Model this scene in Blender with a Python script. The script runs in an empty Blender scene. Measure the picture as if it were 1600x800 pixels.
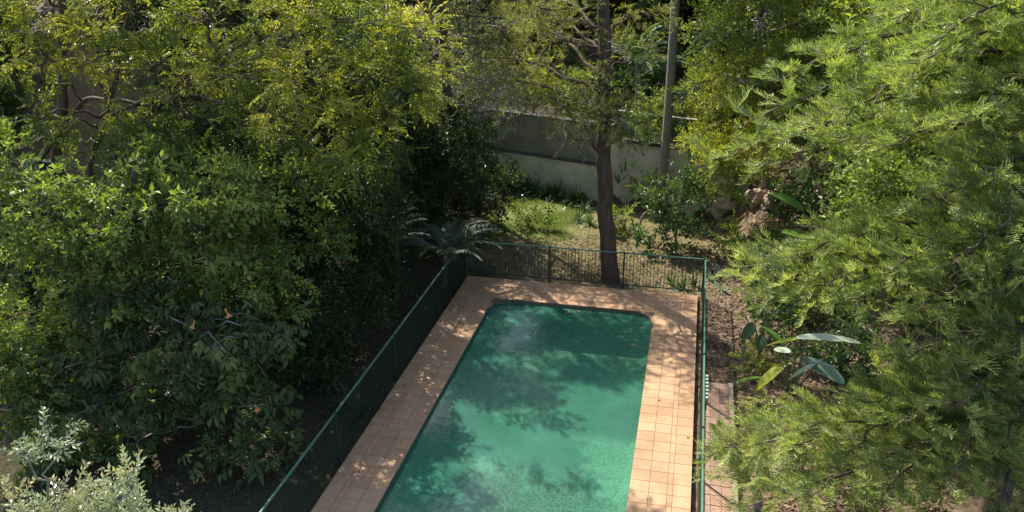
import bpy, math
import numpy as np
from mathutils import Vector

# ---------------------------------------------------------------- camera, sky, sun, exposure
rng = np.random.default_rng(11)
scene = bpy.context.scene
col = scene.collection
R_ = math.radians
FOC, CX, CY, CAM_H = 1328.0, 800.0, 400.0, 11.0
PITCH, YAW = math.atan(538 / FOC), R_(12.208)
cam_d = bpy.data.cameras.new('camera'); cam = bpy.data.objects.new('camera', cam_d); col.objects.link(cam)
cam.location = (0, 0, CAM_H); cam.rotation_euler = (math.pi / 2 - PITCH, 0, YAW)
cam_d.sensor_width = 36; cam_d.lens = FOC / 1600 * 36; cam_d.clip_end = 600
scene.camera = cam
SUN_AZ = np.array([-0.69, 0.72]); SUN_EL = R_(45)
world = bpy.data.worlds.new('World'); scene.world = world; world.use_nodes = True
wn = world.node_tree; bg = wn.nodes['Background']
sky = wn.nodes.new('ShaderNodeTexSky'); sky.sky_type = 'NISHITA'; sky.sun_disc = False
sky.sun_elevation = SUN_EL; sky.sun_rotation = math.atan2(SUN_AZ[0], SUN_AZ[1])
sky.dust_density = 1.6; sky.ozone_density = 0.6; sky.air_density = 0.9
wn.links.new(sky.outputs[0], bg.inputs[0]); bg.inputs[1].default_value = 0.145
sun_d = bpy.data.lights.new('sun', 'SUN'); sun = bpy.data.objects.new('sun', sun_d); col.objects.link(sun)
sun_d.energy = 5.0; sun_d.angle = R_(0.53); sun_d.color = (1.0, 0.93, 0.80)
sd = Vector((SUN_AZ[0] * math.cos(SUN_EL), SUN_AZ[1] * math.cos(SUN_EL), math.sin(SUN_EL)))
sun.rotation_euler = sd.to_track_quat('Z', 'Y').to_euler(); sun.location = (0, 0, 40)
vs = scene.view_settings; vs.view_transform = 'Standard'; vs.look = 'None'; vs.gamma = 1; vs.use_curve_mapping = False
vs.exposure = 1.25
scene.render.engine = 'CYCLES'
cy = scene.cycles
cy.max_bounces = 7; cy.diffuse_bounces = 3; cy.glossy_bounces = 3; cy.transmission_bounces = 4; cy.transparent_max_bounces = 8
cy.sample_clamp_indirect = 6

# ---------------------------------------------------------------- placing helpers
cF = np.array([-math.sin(YAW) * math.cos(PITCH), math.cos(YAW) * math.cos(PITCH), -math.sin(PITCH)])
cR = np.array([math.cos(YAW), math.sin(YAW), 0.0]); cU = np.cross(cR, cF)
def sight(px, py): return cF * FOC + cR * (px - CX) - cU * (py - CY)
def at(px, py, Y):                       # the point of the place at depth Y
    d = sight(px, py); return np.array([0, 0, CAM_H]) + d * (Y / d[1])
def atz(px, py, z=0.0):
    d = sight(px, py); return np.array([0, 0, CAM_H]) + d * ((z - CAM_H) / d[2])
WN = np.array([0.310, 0.951]); W0 = np.array([-8.13, 34.97]); WD = np.array([0.951, -0.310])
def sm(a, b, x):
    t = np.clip((x - a) / (b - a), 0, 1); return t * t * (3 - 2 * t)
DX0, DX1, DY0, DY1 = -6.78, 0.56, 8.6, 24.52       # deck
PX0, PX1, PY0, PY1 = -5.58, -0.67, 10.0, 23.02     # pool
PR = 0.75
def gz(x, y):
    x = np.asarray(x, float); y = np.asarray(y, float)
    z = -0.10 + 0.05 * np.sin(x * 1.3 + 0.7 * y) * np.cos(0.9 * y - 0.4 * x)
    s = (x - W0[0]) * WN[0] + (y - W0[1]) * WN[1]
    terr = 2.25 + 0.05 * np.clip(s, 0, 60)
    step = np.where(s > 0.62, terr, np.where(s > 0.12, (s - 0.12) / 0.5 * terr, 0))
    ramp = terr * sm(-7, 3, s)
    k = sm(1.2, 3.0, x)
    z = z + step * (1 - k) + ramp * k
    z = z + 0.10 * np.clip(x - 1.9, 0, 12)
    z = z + 0.04 * np.clip(-x - 9, 0, 20)
    return z
def atg(px, py):
    d = sight(px, py) / FOC; lo = 3.0
    for t in np.arange(8, 90, 0.1):
        p = np.array([0, 0, CAM_H]) + d * t
        if p[2] < gz(p[0], p[1]): return p
    return p
def gp(x, y): return np.array([x, y, float(gz(x, y))])

# ---------------------------------------------------------------- mesh collecting
class MB:
    def __init__(s): s.v = []; s.f = {}; s.t = []; s.n = 0
    def add(s, v, f, t=0.5):
        v = np.asarray(v, np.float32).reshape(-1, 3); f = np.asarray(f, np.int32)
        s.v.append(v); s.t.append(np.broadcast_to(np.asarray(t, np.float32), (len(v),)).copy())
        s.f.setdefault(f.shape[1], []).append(f + s.n); s.n += len(v)
    def mesh(s, name):
        me = bpy.data.meshes.new(name)
        if not s.v: return me
        V = np.concatenate(s.v); T = np.concatenate(s.t)
        loops = []; tot = []
        for k, l in s.f.items():
            a = np.concatenate(l); loops.append(a.ravel()); tot.append(np.full(len(a), k, np.int32))
        loops = np.concatenate(loops); tot = np.concatenate(tot)
        me.vertices.add(len(V)); me.vertices.foreach_set('co', V.ravel())
        me.loops.add(len(loops)); me.loops.foreach_set('vertex_index', loops)
        me.polygons.add(len(tot))
        me.polygons.foreach_set('loop_start', np.concatenate([[0], np.cumsum(tot)[:-1]]).astype(np.int32))
        me.polygons.foreach_set('loop_total', tot)
        a = me.attributes.new('tint', 'FLOAT', 'POINT'); a.data.foreach_set('value', T)
        me.polygons.foreach_set('use_smooth', np.zeros(len(tot), bool))
        me.update(calc_edges=True); me.validate()
        return me
    def build(s, name, mat, parent=None, smooth=False, loc=None):
        me = s.mesh(name); me.materials.append(mat)
        if smooth: me.polygons.foreach_set('use_smooth', np.ones(len(me.polygons), bool))
        o = bpy.data.objects.new(name, me); col.objects.link(o)
        if parent is not None: o.parent = parent
        if loc is not None: o.location = loc
        return o
def obj(name, me, parent=None, loc=(0, 0, 0), rot=(0, 0, 0), sc=1.0):
    o = bpy.data.objects.new(name, me); col.objects.link(o)
    if parent is not None: o.parent = parent
    o.location = loc; o.rotation_euler = rot
    o.scale = (sc, sc, sc) if np.isscalar(sc) else sc
    return o
def thing(name, label, cat, loc, group=None, rz=0.0):
    o = bpy.data.objects.new(name, None); col.objects.link(o)
    o.location = tuple(float(c) for c in loc); o.rotation_euler = (0, 0, rz); o.empty_display_size = 0.2
    o['label'] = label; o['category'] = cat
    if group: o['group'] = group
    return o
def tag(o, label=None, cat=None, group=None, kind=None):
    for k, v in (('label', label), ('category', cat), ('group', group), ('kind', kind)):
        if v: o[k] = v
    return o
BOXF = [(0, 3, 2, 1), (4, 5, 6, 7), (0, 1, 5, 4), (1, 2, 6, 5), (2, 3, 7, 6), (3, 0, 4, 7)]
def box(mb, x0, x1, y0, y1, z0, z1, t=0.5):
    mb.add([(x0, y0, z0), (x1, y0, z0), (x1, y1, z0), (x0, y1, z0), (x0, y0, z1), (x1, y0, z1), (x1, y1, z1), (x0, y1, z1)], BOXF, t)
def bevel_box(mb, x0, x1, y0, y1, z0, z1, b=0.003, t=0.5):
    v = []
    for (z, i) in ((z0, 0), (z1 - b, 0), (z1, b)):
        v += [(x0 + i, y0 + i, z), (x1 - i, y0 + i, z), (x1 - i, y1 - i, z), (x0 + i, y1 - i, z)]
    f = []
    for r in (0, 4):
        for k in range(4): f.append((r + k, r + (k + 1) % 4, r + 4 + (k + 1) % 4, r + 4 + k))
    f.append((8, 9, 10, 11)); mb.add(v, f, t)
def unit(v):
    v = np.asarray(v, float); return v / (np.linalg.norm(v, axis=-1, keepdims=True) + 1e-9)
def tube(mb, pts, rad, n=6, t=0.5, cap=True):
    pts = np.asarray(pts, float); m = len(pts); rad = np.broadcast_to(np.asarray(rad, float), (m,))
    tan = np.gradient(pts, axis=0); tan = unit(tan)
    ref = np.array([0, 0, 1.0]) if abs(tan[0][2]) < 0.8 else np.array([1.0, 0, 0])
    a = unit(np.cross(tan, ref)); b = np.cross(tan, a)
    ang = np.arange(n) * 2 * math.pi / n
    ring = pts[:, None, :] + rad[:, None, None] * (np.cos(ang)[None, :, None] * a[:, None, :] + np.sin(ang)[None, :, None] * b[:, None, :])
    i = np.arange(m - 1)[:, None] * n; j = np.arange(n)[None, :]; j2 = (j + 1) % n
    f = np.stack([i + j, i + j2, i + n + j2, i + n + j], -1).reshape(-1, 4)
    mb.add(ring.reshape(-1, 3), f, t)
    if cap: mb.add(ring[-1], np.array([list(range(n))]), t); mb.add(ring[0], np.array([list(range(n))[::-1]]), t)
def curve(p0, p1, sag=0.0, n=6, wob=0.0):
    p0 = np.asarray(p0, float); p1 = np.asarray(p1, float); s = np.linspace(0, 1, n)[:, None]
    p = p0 + (p1 - p0) * s; p[:, 2] += sag * (4 * s * (1 - s))[:, 0]
    if wob: p[1:-1] += rng.normal(0, wob, (n - 2, 3))
    return p
def smooth_path(pts, n=12):
    pts = np.asarray(pts, float); k = len(pts); u = np.linspace(0, k - 1, n); out = []
    for x in u:
        i = min(int(x), k - 2); t = x - i
        p0 = pts[max(i - 1, 0)]; p1 = pts[i]; p2 = pts[i + 1]; p3 = pts[min(i + 2, k - 1)]
        out.append(0.5 * ((2 * p1) + (-p0 + p2) * t + (2 * p0 - 5 * p1 + 4 * p2 - p3) * t ** 2 + (-p0 + 3 * p1 - 3 * p2 + p3) * t ** 3))
    return np.array(out)

# ---------------------------------------------------------------- materials
def new_mat(name):
    m = bpy.data.materials.new(name); m.use_nodes = True; nt = m.node_tree
    for n in list(nt.nodes): nt.nodes.remove(n)
    out = nt.nodes.new('ShaderNodeOutputMaterial')
    return m, nt, out
def N(nt, kind, **kw):
    n = nt.nodes.new(kind)
    for k, v in kw.items():
        if k in n.inputs: n.inputs[k].default_value = v
        else: setattr(n, k, v)
    return n
def ramp(nt, fac, stops):
    r = nt.nodes.new('ShaderNodeValToRGB'); e = r.color_ramp.elements
    while len(e) < len(stops): e.new(0.5)
    for i, (p, c) in enumerate(stops): e[i].position = p; e[i].color = (*c, 1)
    nt.links.new(fac, r.inputs[0]); return r.outputs[0]
def mixc(nt, fac, a, b, mode='MIX'):
    m = nt.nodes.new('ShaderNodeMix'); m.data_type = 'RGBA'; m.blend_type = mode
    for s, v in ((0, fac), (6, a), (7, b)):
        if hasattr(v, 'is_linked'): nt.links.new(v, m.inputs[s])
        elif isinstance(v, (int, float)): m.inputs[s].default_value = v
        else: m.inputs[s].default_value = (*v, 1)
    return m.outputs[2]
def leaf_mat(name, cols, trans=0.4, tcol=(1.20, 1.32, 0.45), rough=0.5, spec=0.3):
    m, nt, out = new_mat(name)
    a = N(nt, 'ShaderNodeAttribute', attribute_name='tint')
    n = len(cols); c = ramp(nt, a.outputs['Fac'], [(i / (n - 1), k) for i, k in enumerate(cols)])
    p = N(nt, 'ShaderNodeBsdfPrincipled', Roughness=rough); p.inputs['Specular IOR Level'].default_value = spec
    nt.links.new(c, p.inputs['Base Color'])
    tr = N(nt, 'ShaderNodeBsdfTranslucent'); tc = mixc(nt, 1.0, c, tcol, 'MULTIPLY'); nt.links.new(tc, tr.inputs[0])
    mx = N(nt, 'ShaderNodeMixShader'); mx.inputs[0].default_value = trans
    nt.links.new(p.outputs[0], mx.inputs[1]); nt.links.new(tr.outputs[0], mx.inputs[2]); nt.links.new(mx.outputs[0], out.inputs[0])
    return m
def noise_mat(name, stops, scale=8.0, rough=0.85, detail=6.0, bump=0.3, bscale=None, stretch=None, spec=0.3, objrand=0.0, metal=0.0, tint=0.0):
    m, nt, out = new_mat(name)
    tc = N(nt, 'ShaderNodeTexCoord'); mp = N(nt, 'ShaderNodeMapping')
    if stretch: mp.inputs['Scale'].default_value = stretch
    nt.links.new(tc.outputs['Object'], mp.inputs[0])
    nz = N(nt, 'ShaderNodeTexNoise', Scale=scale, Detail=detail, Roughness=0.6)
    if objrand:
        oi = N(nt, 'ShaderNodeObjectInfo'); ad = N(nt, 'ShaderNodeVectorMath', operation='ADD')
        sc = N(nt, 'ShaderNodeVectorMath', operation='SCALE'); sc.inputs['Scale'].default_value = 37.0
        nt.links.new(oi.outputs['Location'], sc.inputs[0]); nt.links.new(mp.outputs[0], ad.inputs[0]); nt.links.new(sc.outputs[0], ad.inputs[1])
        nt.links.new(ad.outputs[0], nz.inputs[0])
    else: nt.links.new(mp.outputs[0], nz.inputs[0])
    c = ramp(nt, nz.outputs[0], stops)
    if objrand:
        mr = N(nt, 'ShaderNodeMapRange'); mr.inputs[3].default_value = 1 - objrand; mr.inputs[4].default_value = 1 + objrand
        nt.links.new(oi.outputs['Random'], mr.inputs[0])
        cb = N(nt, 'ShaderNodeCombineXYZ')
        for k in range(3): nt.links.new(mr.outputs[0], cb.inputs[k])
        c = mixc(nt, 1.0, c, cb.outputs[0], 'MULTIPLY')
    p = N(nt, 'ShaderNodeBsdfPrincipled', Roughness=rough, Metallic=metal); p.inputs['Specular IOR Level'].default_value = spec
    nt.links.new(c, p.inputs['Base Color'])
    if bump:
        b = N(nt, 'ShaderNodeBump', Strength=bump, Distance=0.02)
        nz2 = N(nt, 'ShaderNodeTexNoise', Scale=bscale or scale * 3, Detail=4.0); nt.links.new(mp.outputs[0], nz2.inputs[0])
        nt.links.new(nz2.outputs[0], b.inputs['Height']); nt.links.new(b.outputs[0], p.inputs['Normal'])
    nt.links.new(p.outputs[0], out.inputs[0]); return m

M = {}
M['golden'] = leaf_mat('golden_leaf', [(0.06, 0.085, 0.02), (0.14, 0.165, 0.032), (0.26, 0.265, 0.05), (0.46, 0.40, 0.07)], 0.42)
M['green'] = leaf_mat('green_leaf', [(0.06, 0.09, 0.022), (0.12, 0.165, 0.038), (0.20, 0.25, 0.058), (0.31, 0.35, 0.095)], 0.40)
M['trumpet'] = leaf_mat('trumpet_leaf', [(0.048, 0.075, 0.024), (0.085, 0.125, 0.038), (0.135, 0.18, 0.055)], 0.35, rough=0.45)
M['dark'] = leaf_mat('dark_leaf', [(0.020, 0.034, 0.012), (0.036, 0.056, 0.017), (0.06, 0.085, 0.024)], 0.3, rough=0.45)
M['grey'] = leaf_mat('grey_leaf', [(0.12, 0.13, 0.07), (0.18, 0.19, 0.10), (0.26, 0.26, 0.15)], 0.35)
M['olive'] = leaf_mat('olive_leaf', [(0.075, 0.09, 0.032), (0.125, 0.14, 0.048), (0.20, 0.205, 0.068), (0.29, 0.265, 0.08)], 0.42)
M['yellow'] = leaf_mat('yellow_leaf', [(0.09, 0.125, 0.03), (0.16, 0.195, 0.038), (0.26, 0.28, 0.05), (0.42, 0.38, 0.055)], 0.42)
M['needle'] = leaf_mat('needle', [(0.095, 0.13, 0.04), (0.18, 0.225, 0.068), (0.29, 0.335, 0.105), (0.40, 0.415, 0.17)], 0.38, rough=0.45)
M['silver'] = leaf_mat('silver_leaf', [(0.09, 0.14, 0.07), (0.19, 0.25, 0.14), (0.33, 0.38, 0.23), (0.42, 0.40, 0.20)], 0.25, (1.05, 1.1, .75), rough=0.32, spec=0.7)
M['palm'] = leaf_mat('palm_leaf', [(0.046, 0.098, 0.039), (0.078, 0.143, 0.052), (0.130, 0.208, 0.065)], 0.35)
M['fern'] = leaf_mat('blue_frond', [(0.05, 0.075, 0.045), (0.08, 0.11, 0.068), (0.12, 0.15, 0.09)], 0.4)
M['strap'] = leaf_mat('strap_leaf', [(0.020, 0.050, 0.015), (0.040, 0.085, 0.025), (0.080, 0.130, 0.040)], 0.25, rough=0.3)
M['big'] = leaf_mat('big_leaf', [(0.065, 0.143, 0.039), (0.117, 0.221, 0.039), (0.286, 0.325, 0.039)], 0.45, rough=0.35)
M['wax'] = leaf_mat('waxy_leaf', [(0.144, 0.204, 0.156), (0.216, 0.288, 0.216), (0.336, 0.396, 0.288)], 0.25, rough=0.4)
M['shrub'] = leaf_mat('shrub_leaf', [(0.035, 0.07, 0.024), (0.065, 0.115, 0.038), (0.115, 0.165, 0.062)], 0.3, rough=0.45, spec=0.35)
M['grass'] = leaf_mat('grass_blade', [(0.08, 0.115, 0.035), (0.15, 0.195, 0.055), (0.25, 0.265, 0.09)], 0.35, rough=0.6)
M['litter'] = leaf_mat('litter_leaf', [(0.08, 0.045, 0.028), (0.17, 0.11, 0.068), (0.30, 0.22, 0.15)], 0.1, (1, 1, 1), rough=0.7)
M['shaded_litter'] = leaf_mat('shaded_litter_leaf', [(0.03, 0.028, 0.014), (0.06, 0.05, 0.025), (0.12, 0.085, 0.05)], 0.1, (1, 1, 1), rough=0.7)  # darker copy of the litter, shade of the left side put into its colour
M['flower'] = leaf_mat('flower', [(0.65, 0.24, 0.08), (0.75, 0.36, 0.14)], 0.4, (1, 1, 1))
M['white_flower'] = leaf_mat('white_flower', [(0.7, 0.7, 0.55), (0.8, 0.8, 0.7)], 0.3, (1, 1, 1))
M['bark'] = noise_mat('bark', [(0.3, (0.045, 0.030, 0.020)), (0.7, (0.12, 0.085, 0.06))], 6, stretch=(1, 1, 0.25), bump=0.6)
M['bark_red'] = noise_mat('bark_red', [(0.3, (0.05, 0.032, 0.022)), (0.7, (0.13, 0.085, 0.06))], 9, stretch=(1, 1, 0.2), bump=0.8)
M['bark_grey'] = noise_mat('bark_grey', [(0.3, (0.13, 0.115, 0.095)), (0.7, (0.32, 0.29, 0.25))], 8, stretch=(1, 1, 0.3), bump=0.4)
M['bark_palm'] = noise_mat('bark_palm', [(0.35, (0.119, 0.098, 0.072)), (0.65, (0.281, 0.246, 0.196))], 12, stretch=(1, 1, 4), bump=0.6)
M['stem'] = noise_mat('stem', [(0.3, (0.10, 0.10, 0.05)), (0.7, (0.20, 0.19, 0.10))], 6)
M['tile'] = noise_mat('terracotta_tile', [(0.25, (0.325, 0.190, 0.102)), (0.5, (0.368, 0.224, 0.124)), (0.75, (0.410, 0.256, 0.148))], 9, rough=0.7, bump=0.05, bscale=60, objrand=0.10)
def add_stain(m, scale, lo, hi):
    nt = m.node_tree; p = [n for n in nt.nodes if n.type == 'BSDF_PRINCIPLED'][0]; src = p.inputs['Base Color'].links[0].from_socket
    g = N(nt, 'ShaderNodeNewGeometry'); nz = N(nt, 'ShaderNodeTexNoise', Scale=scale, Detail=7.0, Roughness=0.65); nt.links.new(g.outputs['Position'], nz.inputs[0])
    c = ramp(nt, nz.outputs[0], [(0.32, lo), (0.55, hi)]); nt.links.new(mixc(nt, 1.0, src, c, 'MULTIPLY'), p.inputs['Base Color'])
add_stain(M['tile'], 1.1, (0.80, 0.76, 0.72), (1, 1, 1))
M['band'] = noise_mat('waterline_band', [(0.3, (0.05, 0.07, 0.05)), (0.7, (0.10, 0.12, 0.085))], 9)
M['grout'] = noise_mat('grout', [(0.3, (0.085, 0.055, 0.036)), (0.7, (0.14, 0.093, 0.062))], 30)
M['paver'] = noise_mat('paver', [(0.25, (0.24, 0.15, 0.10)), (0.75, (0.36, 0.24, 0.165))], 7, bump=0.2, bscale=50, objrand=0.12)
M['kerb'] = noise_mat('kerb', [(0.3, (0.24, 0.19, 0.135)), (0.7, (0.34, 0.275, 0.20))], 12)
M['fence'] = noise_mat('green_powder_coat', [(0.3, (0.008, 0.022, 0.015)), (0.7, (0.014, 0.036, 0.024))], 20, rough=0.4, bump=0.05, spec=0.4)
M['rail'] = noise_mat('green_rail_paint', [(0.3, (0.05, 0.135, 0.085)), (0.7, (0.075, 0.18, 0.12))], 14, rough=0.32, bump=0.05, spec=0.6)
M['black'] = noise_mat('black_plastic', [(0.3, (0.015, 0.015, 0.015)), (0.7, (0.03, 0.03, 0.03))], 20, rough=0.5)
M['metal'] = noise_mat('pale_metal', [(0.3, (0.22, 0.22, 0.21)), (0.7, (0.32, 0.32, 0.31))], 20, rough=0.4)
M['wall_pale'] = noise_mat('pale_render', [(0.3, (0.36, 0.325, 0.215)), (0.5, (0.48, 0.44, 0.31)), (0.75, (0.57, 0.53, 0.39))], 1.6, bump=0.3, bscale=30, detail=9)
M['wall_grey'] = noise_mat('grey_render', [(0.3, (0.16, 0.145, 0.095)), (0.55, (0.225, 0.205, 0.14)), (0.8, (0.29, 0.265, 0.19))], 1.4, bump=0.3, bscale=30, detail=9)
add_stain(M['wall_pale'], 0.7, (0.70, 0.70, 0.62), (1, 1, 1)); add_stain(M['wall_grey'], 0.7, (0.66, 0.66, 0.60), (1, 1, 1))
M['capping'] = noise_mat('wall_capping', [(0.3, (0.025, 0.024, 0.018)), (0.7, (0.06, 0.055, 0.042))], 5)
M['house'] = noise_mat('tan_render', [(0.3, (0.13, 0.085, 0.05)), (0.7, (0.18, 0.12, 0.07))], 1.2, bump=0.2, bscale=40)
M['roof'] = noise_mat('roof_tile', [(0.3, (0.045, 0.03, 0.022)), (0.7, (0.09, 0.06, 0.045))], 4)
M['white_paint'] = noise_mat('white_paint', [(0.3, (0.68, 0.67, 0.63)), (0.7, (0.8, 0.79, 0.76))], 8, rough=0.5, bump=0.05)
M['rock'] = noise_mat('sandstone', [(0.3, (0.208, 0.144, 0.104)), (0.55, (0.336, 0.248, 0.184)), (0.8, (0.440, 0.352, 0.272))], 3, bump=0.6)
def glass_mat(name, c, tr):
    m, nt, out = new_mat(name)
    t = N(nt, 'ShaderNodeBsdfTransparent'); t.inputs[0].default_value = (*tr, 1)
    g = N(nt, 'ShaderNodeBsdfGlossy', Roughness=0.02); g.inputs[0].default_value = (*c, 1)
    fr = N(nt, 'ShaderNodeFresnel', IOR=1.5); mx = N(nt, 'ShaderNodeMixShader')
    nt.links.new(fr.outputs[0], mx.inputs[0]); nt.links.new(t.outputs[0], mx.inputs[1]); nt.links.new(g.outputs[0], mx.inputs[2]); nt.links.new(mx.outputs[0], out.inputs[0]); return m
M['glass'] = glass_mat('glass', (0.9, 0.95, 0.92), (0.70, 0.86, 0.80))
def water_mat(name, tr, turb, fac, bscale, bstr):
    m, nt, out = new_mat(name)
    tc = N(nt, 'ShaderNodeTexCoord')
    n1 = N(nt, 'ShaderNodeTexNoise', Scale=bscale, Detail=3.0, Roughness=0.55); nt.links.new(tc.outputs['Object'], n1.inputs[0])
    n2 = N(nt, 'ShaderNodeTexNoise', Scale=bscale * 0.22, Detail=2.0); nt.links.new(tc.outputs['Object'], n2.inputs[0])
    ad = N(nt, 'ShaderNodeMath', operation='MULTIPLY_ADD'); ad.inputs[1].default_value = 1.5
    nt.links.new(n2.outputs[0], ad.inputs[0]); nt.links.new(n1.outputs[0], ad.inputs[2])
    b = N(nt, 'ShaderNodeBump', Strength=bstr, Distance=0.03); nt.links.new(ad.outputs[0], b.inputs['Height'])
    t = N(nt, 'ShaderNodeBsdfTransparent'); t.inputs[0].default_value = (*tr, 1)
    d = N(nt, 'ShaderNodeBsdfDiffuse')
    n3 = N(nt, 'ShaderNodeTexNoise', Scale=0.5, Detail=3.0); nt.links.new(tc.outputs['Object'], n3.inputs[0])
    dc = ramp(nt, n3.outputs[0], [(0.3, tuple(c * 0.8 for c in turb)), (0.7, tuple(c * 1.2 for c in turb))]); nt.links.new(dc, d.inputs[0])
    m1 = N(nt, 'ShaderNodeMixShader'); m1.inputs[0].default_value = fac
    nt.links.new(t.outputs[0], m1.inputs[1]); nt.links.new(d.outputs[0], m1.inputs[2])
    g = N(nt, 'ShaderNodeBsdfGlossy', Roughness=0.03); nt.links.new(b.outputs[0], g.inputs['Normal'])
    fr = N(nt, 'ShaderNodeFresnel', IOR=1.33); nt.links.new(b.outputs[0], fr.inputs['Normal'])
    mx = N(nt, 'ShaderNodeMixShader'); nt.links.new(fr.outputs[0], mx.inputs[0]); nt.links.new(m1.outputs[0], mx.inputs[1]); nt.links.new(g.outputs[0], mx.inputs[2])
    nt.links.new(mx.outputs[0], out.inputs[0]); return m
M['water'] = water_mat('pool_water', (0.60, 0.90, 0.77), (0.040, 0.155, 0.105), 0.56, 7.0, 0.13)
M['teal_water'] = water_mat('teal_water', (0.3, 0.85, 0.8), (0.01, 0.42, 0.40), 0.6, 6.0, 0.10)
def plaster_mat():
    m, nt, out = new_mat('ripple_light_plaster')
    tc = N(nt, 'ShaderNodeTexCoord')
    v = N(nt, 'ShaderNodeTexVoronoi', Scale=15.0); nt.links.new(tc.outputs['Object'], v.inputs[0])
    nz = N(nt, 'ShaderNodeTexNoise', Scale=22.0, Detail=3.0); nt.links.new(tc.outputs['Object'], nz.inputs[0])
    nb = N(nt, 'ShaderNodeTexNoise', Scale=0.6, Detail=4.0); nt.links.new(tc.outputs['Object'], nb.inputs[0])
    c1 = ramp(nt, nz.outputs[0], [(0.38, (0.33, 0.42, 0.33)), (0.50, (0.50, 0.60, 0.48)), (0.60, (0.76, 0.84, 0.68))])  # light and dark grain stands in for sunlight broken up by ripples
    c2 = ramp(nt, nb.outputs[0], [(0.3, (0.72, 0.80, 0.74)), (0.7, (1, 1, 1))])
    c = mixc(nt, 1.0, c1, c2, 'MULTIPLY')
    p = N(nt, 'ShaderNodeBsdfPrincipled', Roughness=0.8); nt.links.new(c, p.inputs['Base Color']); nt.links.new(p.outputs[0], out.inputs[0]); return m
M['plaster'] = plaster_mat()
def ground_mat():
    m, nt, out = new_mat('earth')
    g = N(nt, 'ShaderNodeNewGeometry'); pos = g.outputs['Position']
    n1 = N(nt, 'ShaderNodeTexNoise', Scale=1.2, Detail=8.0, Roughness=0.65); nt.links.new(pos, n1.inputs[0])
    n2 = N(nt, 'ShaderNodeTexNoise', Scale=14.0, Detail=5.0, Roughness=0.7); nt.links.new(pos, n2.inputs[0])
    v = N(nt, 'ShaderNodeTexVoronoi', Scale=11.0); nt.links.new(pos, v.inputs[0])
    earth = ramp(nt, n2.outputs[0], [(0.3, (0.022, 0.020, 0.011)), (0.55, (0.050, 0.043, 0.024)), (0.75, (0.09, 0.075, 0.045))])
    mulch = ramp(nt, v.outputs['Color'], [(0.2, (0.07, 0.045, 0.03)), (0.6, (0.14, 0.10, 0.066)), (0.9, (0.23, 0.175, 0.12))])
    lawn = ramp(nt, n2.outputs[0], [(0.3, (0.06, 0.075, 0.022)), (0.6, (0.13, 0.15, 0.045)), (0.8, (0.22, 0.20, 0.08))])
    dry = ramp(nt, n2.outputs[0], [(0.3, (0.08, 0.07, 0.035)), (0.55, (0.17, 0.14, 0.075)), (0.75, (0.28, 0.22, 0.13))])
    def blob(cx, cy, rx, ry, soft=0.35):
        mp = N(nt, 'ShaderNodeMapping', vector_type='TEXTURE'); mp.inputs['Location'].default_value = (cx, cy, 0); mp.inputs['Scale'].default_value = (rx, ry, 1e4)
        nt.links.new(pos, mp.inputs[0]); ln = N(nt, 'ShaderNodeVectorMath', operation='LENGTH'); nt.links.new(mp.outputs[0], ln.inputs[0])
        ad = N(nt, 'ShaderNodeMath', operation='MULTIPLY_ADD'); ad.inputs[1].default_value = 1.5; nt.links.new(n1.outputs[0], ad.inputs[0]); nt.links.new(ln.outputs['Value'], ad.inputs[2])
        mr = N(nt, 'ShaderNodeMapRange', interpolation_type='SMOOTHSTEP'); mr.inputs[1].default_value = 1.72 - soft; mr.inputs[2].default_value = 1.72 + soft; mr.inputs[3].default_value = 1; mr.inputs[4].default_value = 0
        nt.links.new(ad.outputs[0], mr.inputs[0]); return mr.outputs[0]
    c = mixc(nt, blob(3.0, 22, 3.2, 12), earth, mulch)
    c = mixc(nt, blob(-2.5, 28.0, 4.2, 4.6), c, dry)
    c = mixc(nt, blob(-5.8, 30.8, 1.9, 2.5, 0.3), c, lawn)
    p = N(nt, 'ShaderNodeBsdfPrincipled', Roughness=0.95); p.inputs['Specular IOR Level'].default_value = 0.1
    nt.links.new(c, p.inputs['Base Color'])
    b = N(nt, 'ShaderNodeBump', Strength=0.7, Distance=0.05); nt.links.new(n2.outputs[0], b.inputs['Height']); nt.links.new(b.outputs[0], p.inputs['Normal'])
    nt.links.new(p.outputs[0], out.inputs[0]); return m
M['ground'] = ground_mat()

# ---------------------------------------------------------------- ground
xs = np.unique(np.concatenate([np.arange(-120, -24, 4.0), np.arange(-24, 14, 0.4), np.arange(14, 121, 4.0), [DX0 + 0.25, DX0 + 0.3, DX1 - 0.3, DX1 - 0.25]]))
ys = np.unique(np.concatenate([np.arange(-30, 6, 3.0), np.arange(6, 44, 0.4), np.arange(44, 200, 4.0), [DY0 + 0.25, DY0 + 0.3, DY1 - 0.3, DY1 - 0.25]]))
X, Y = np.meshgrid(xs, ys); Z = gz(X, Y)
inside = (X > DX0 + 0.27) & (X < DX1 - 0.27) & (Y > DY0 + 0.27) & (Y < DY1 - 0.27)
Z = np.where(inside, -2.4, Z)
under = (X > DX0 - 0.2) & (X < 1.6) & (Y > DY0 - .2) & (Y < DY1 + 0.2) & ~inside
Z = np.where(under, np.minimum(Z, -0.12), Z)
mb = MB(); nx, ny = len(xs), len(ys)
i = np.arange(ny - 1)[:, None] * nx + np.arange(nx - 1)[None, :]
mb.add(np.stack([X, Y, Z], -1).reshape(-1, 3), np.stack([i, i + 1, i + nx + 1, i + nx], -1).reshape(-1, 4))
tag(mb.build('ground', M['ground'], smooth=True), kind='structure')

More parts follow.
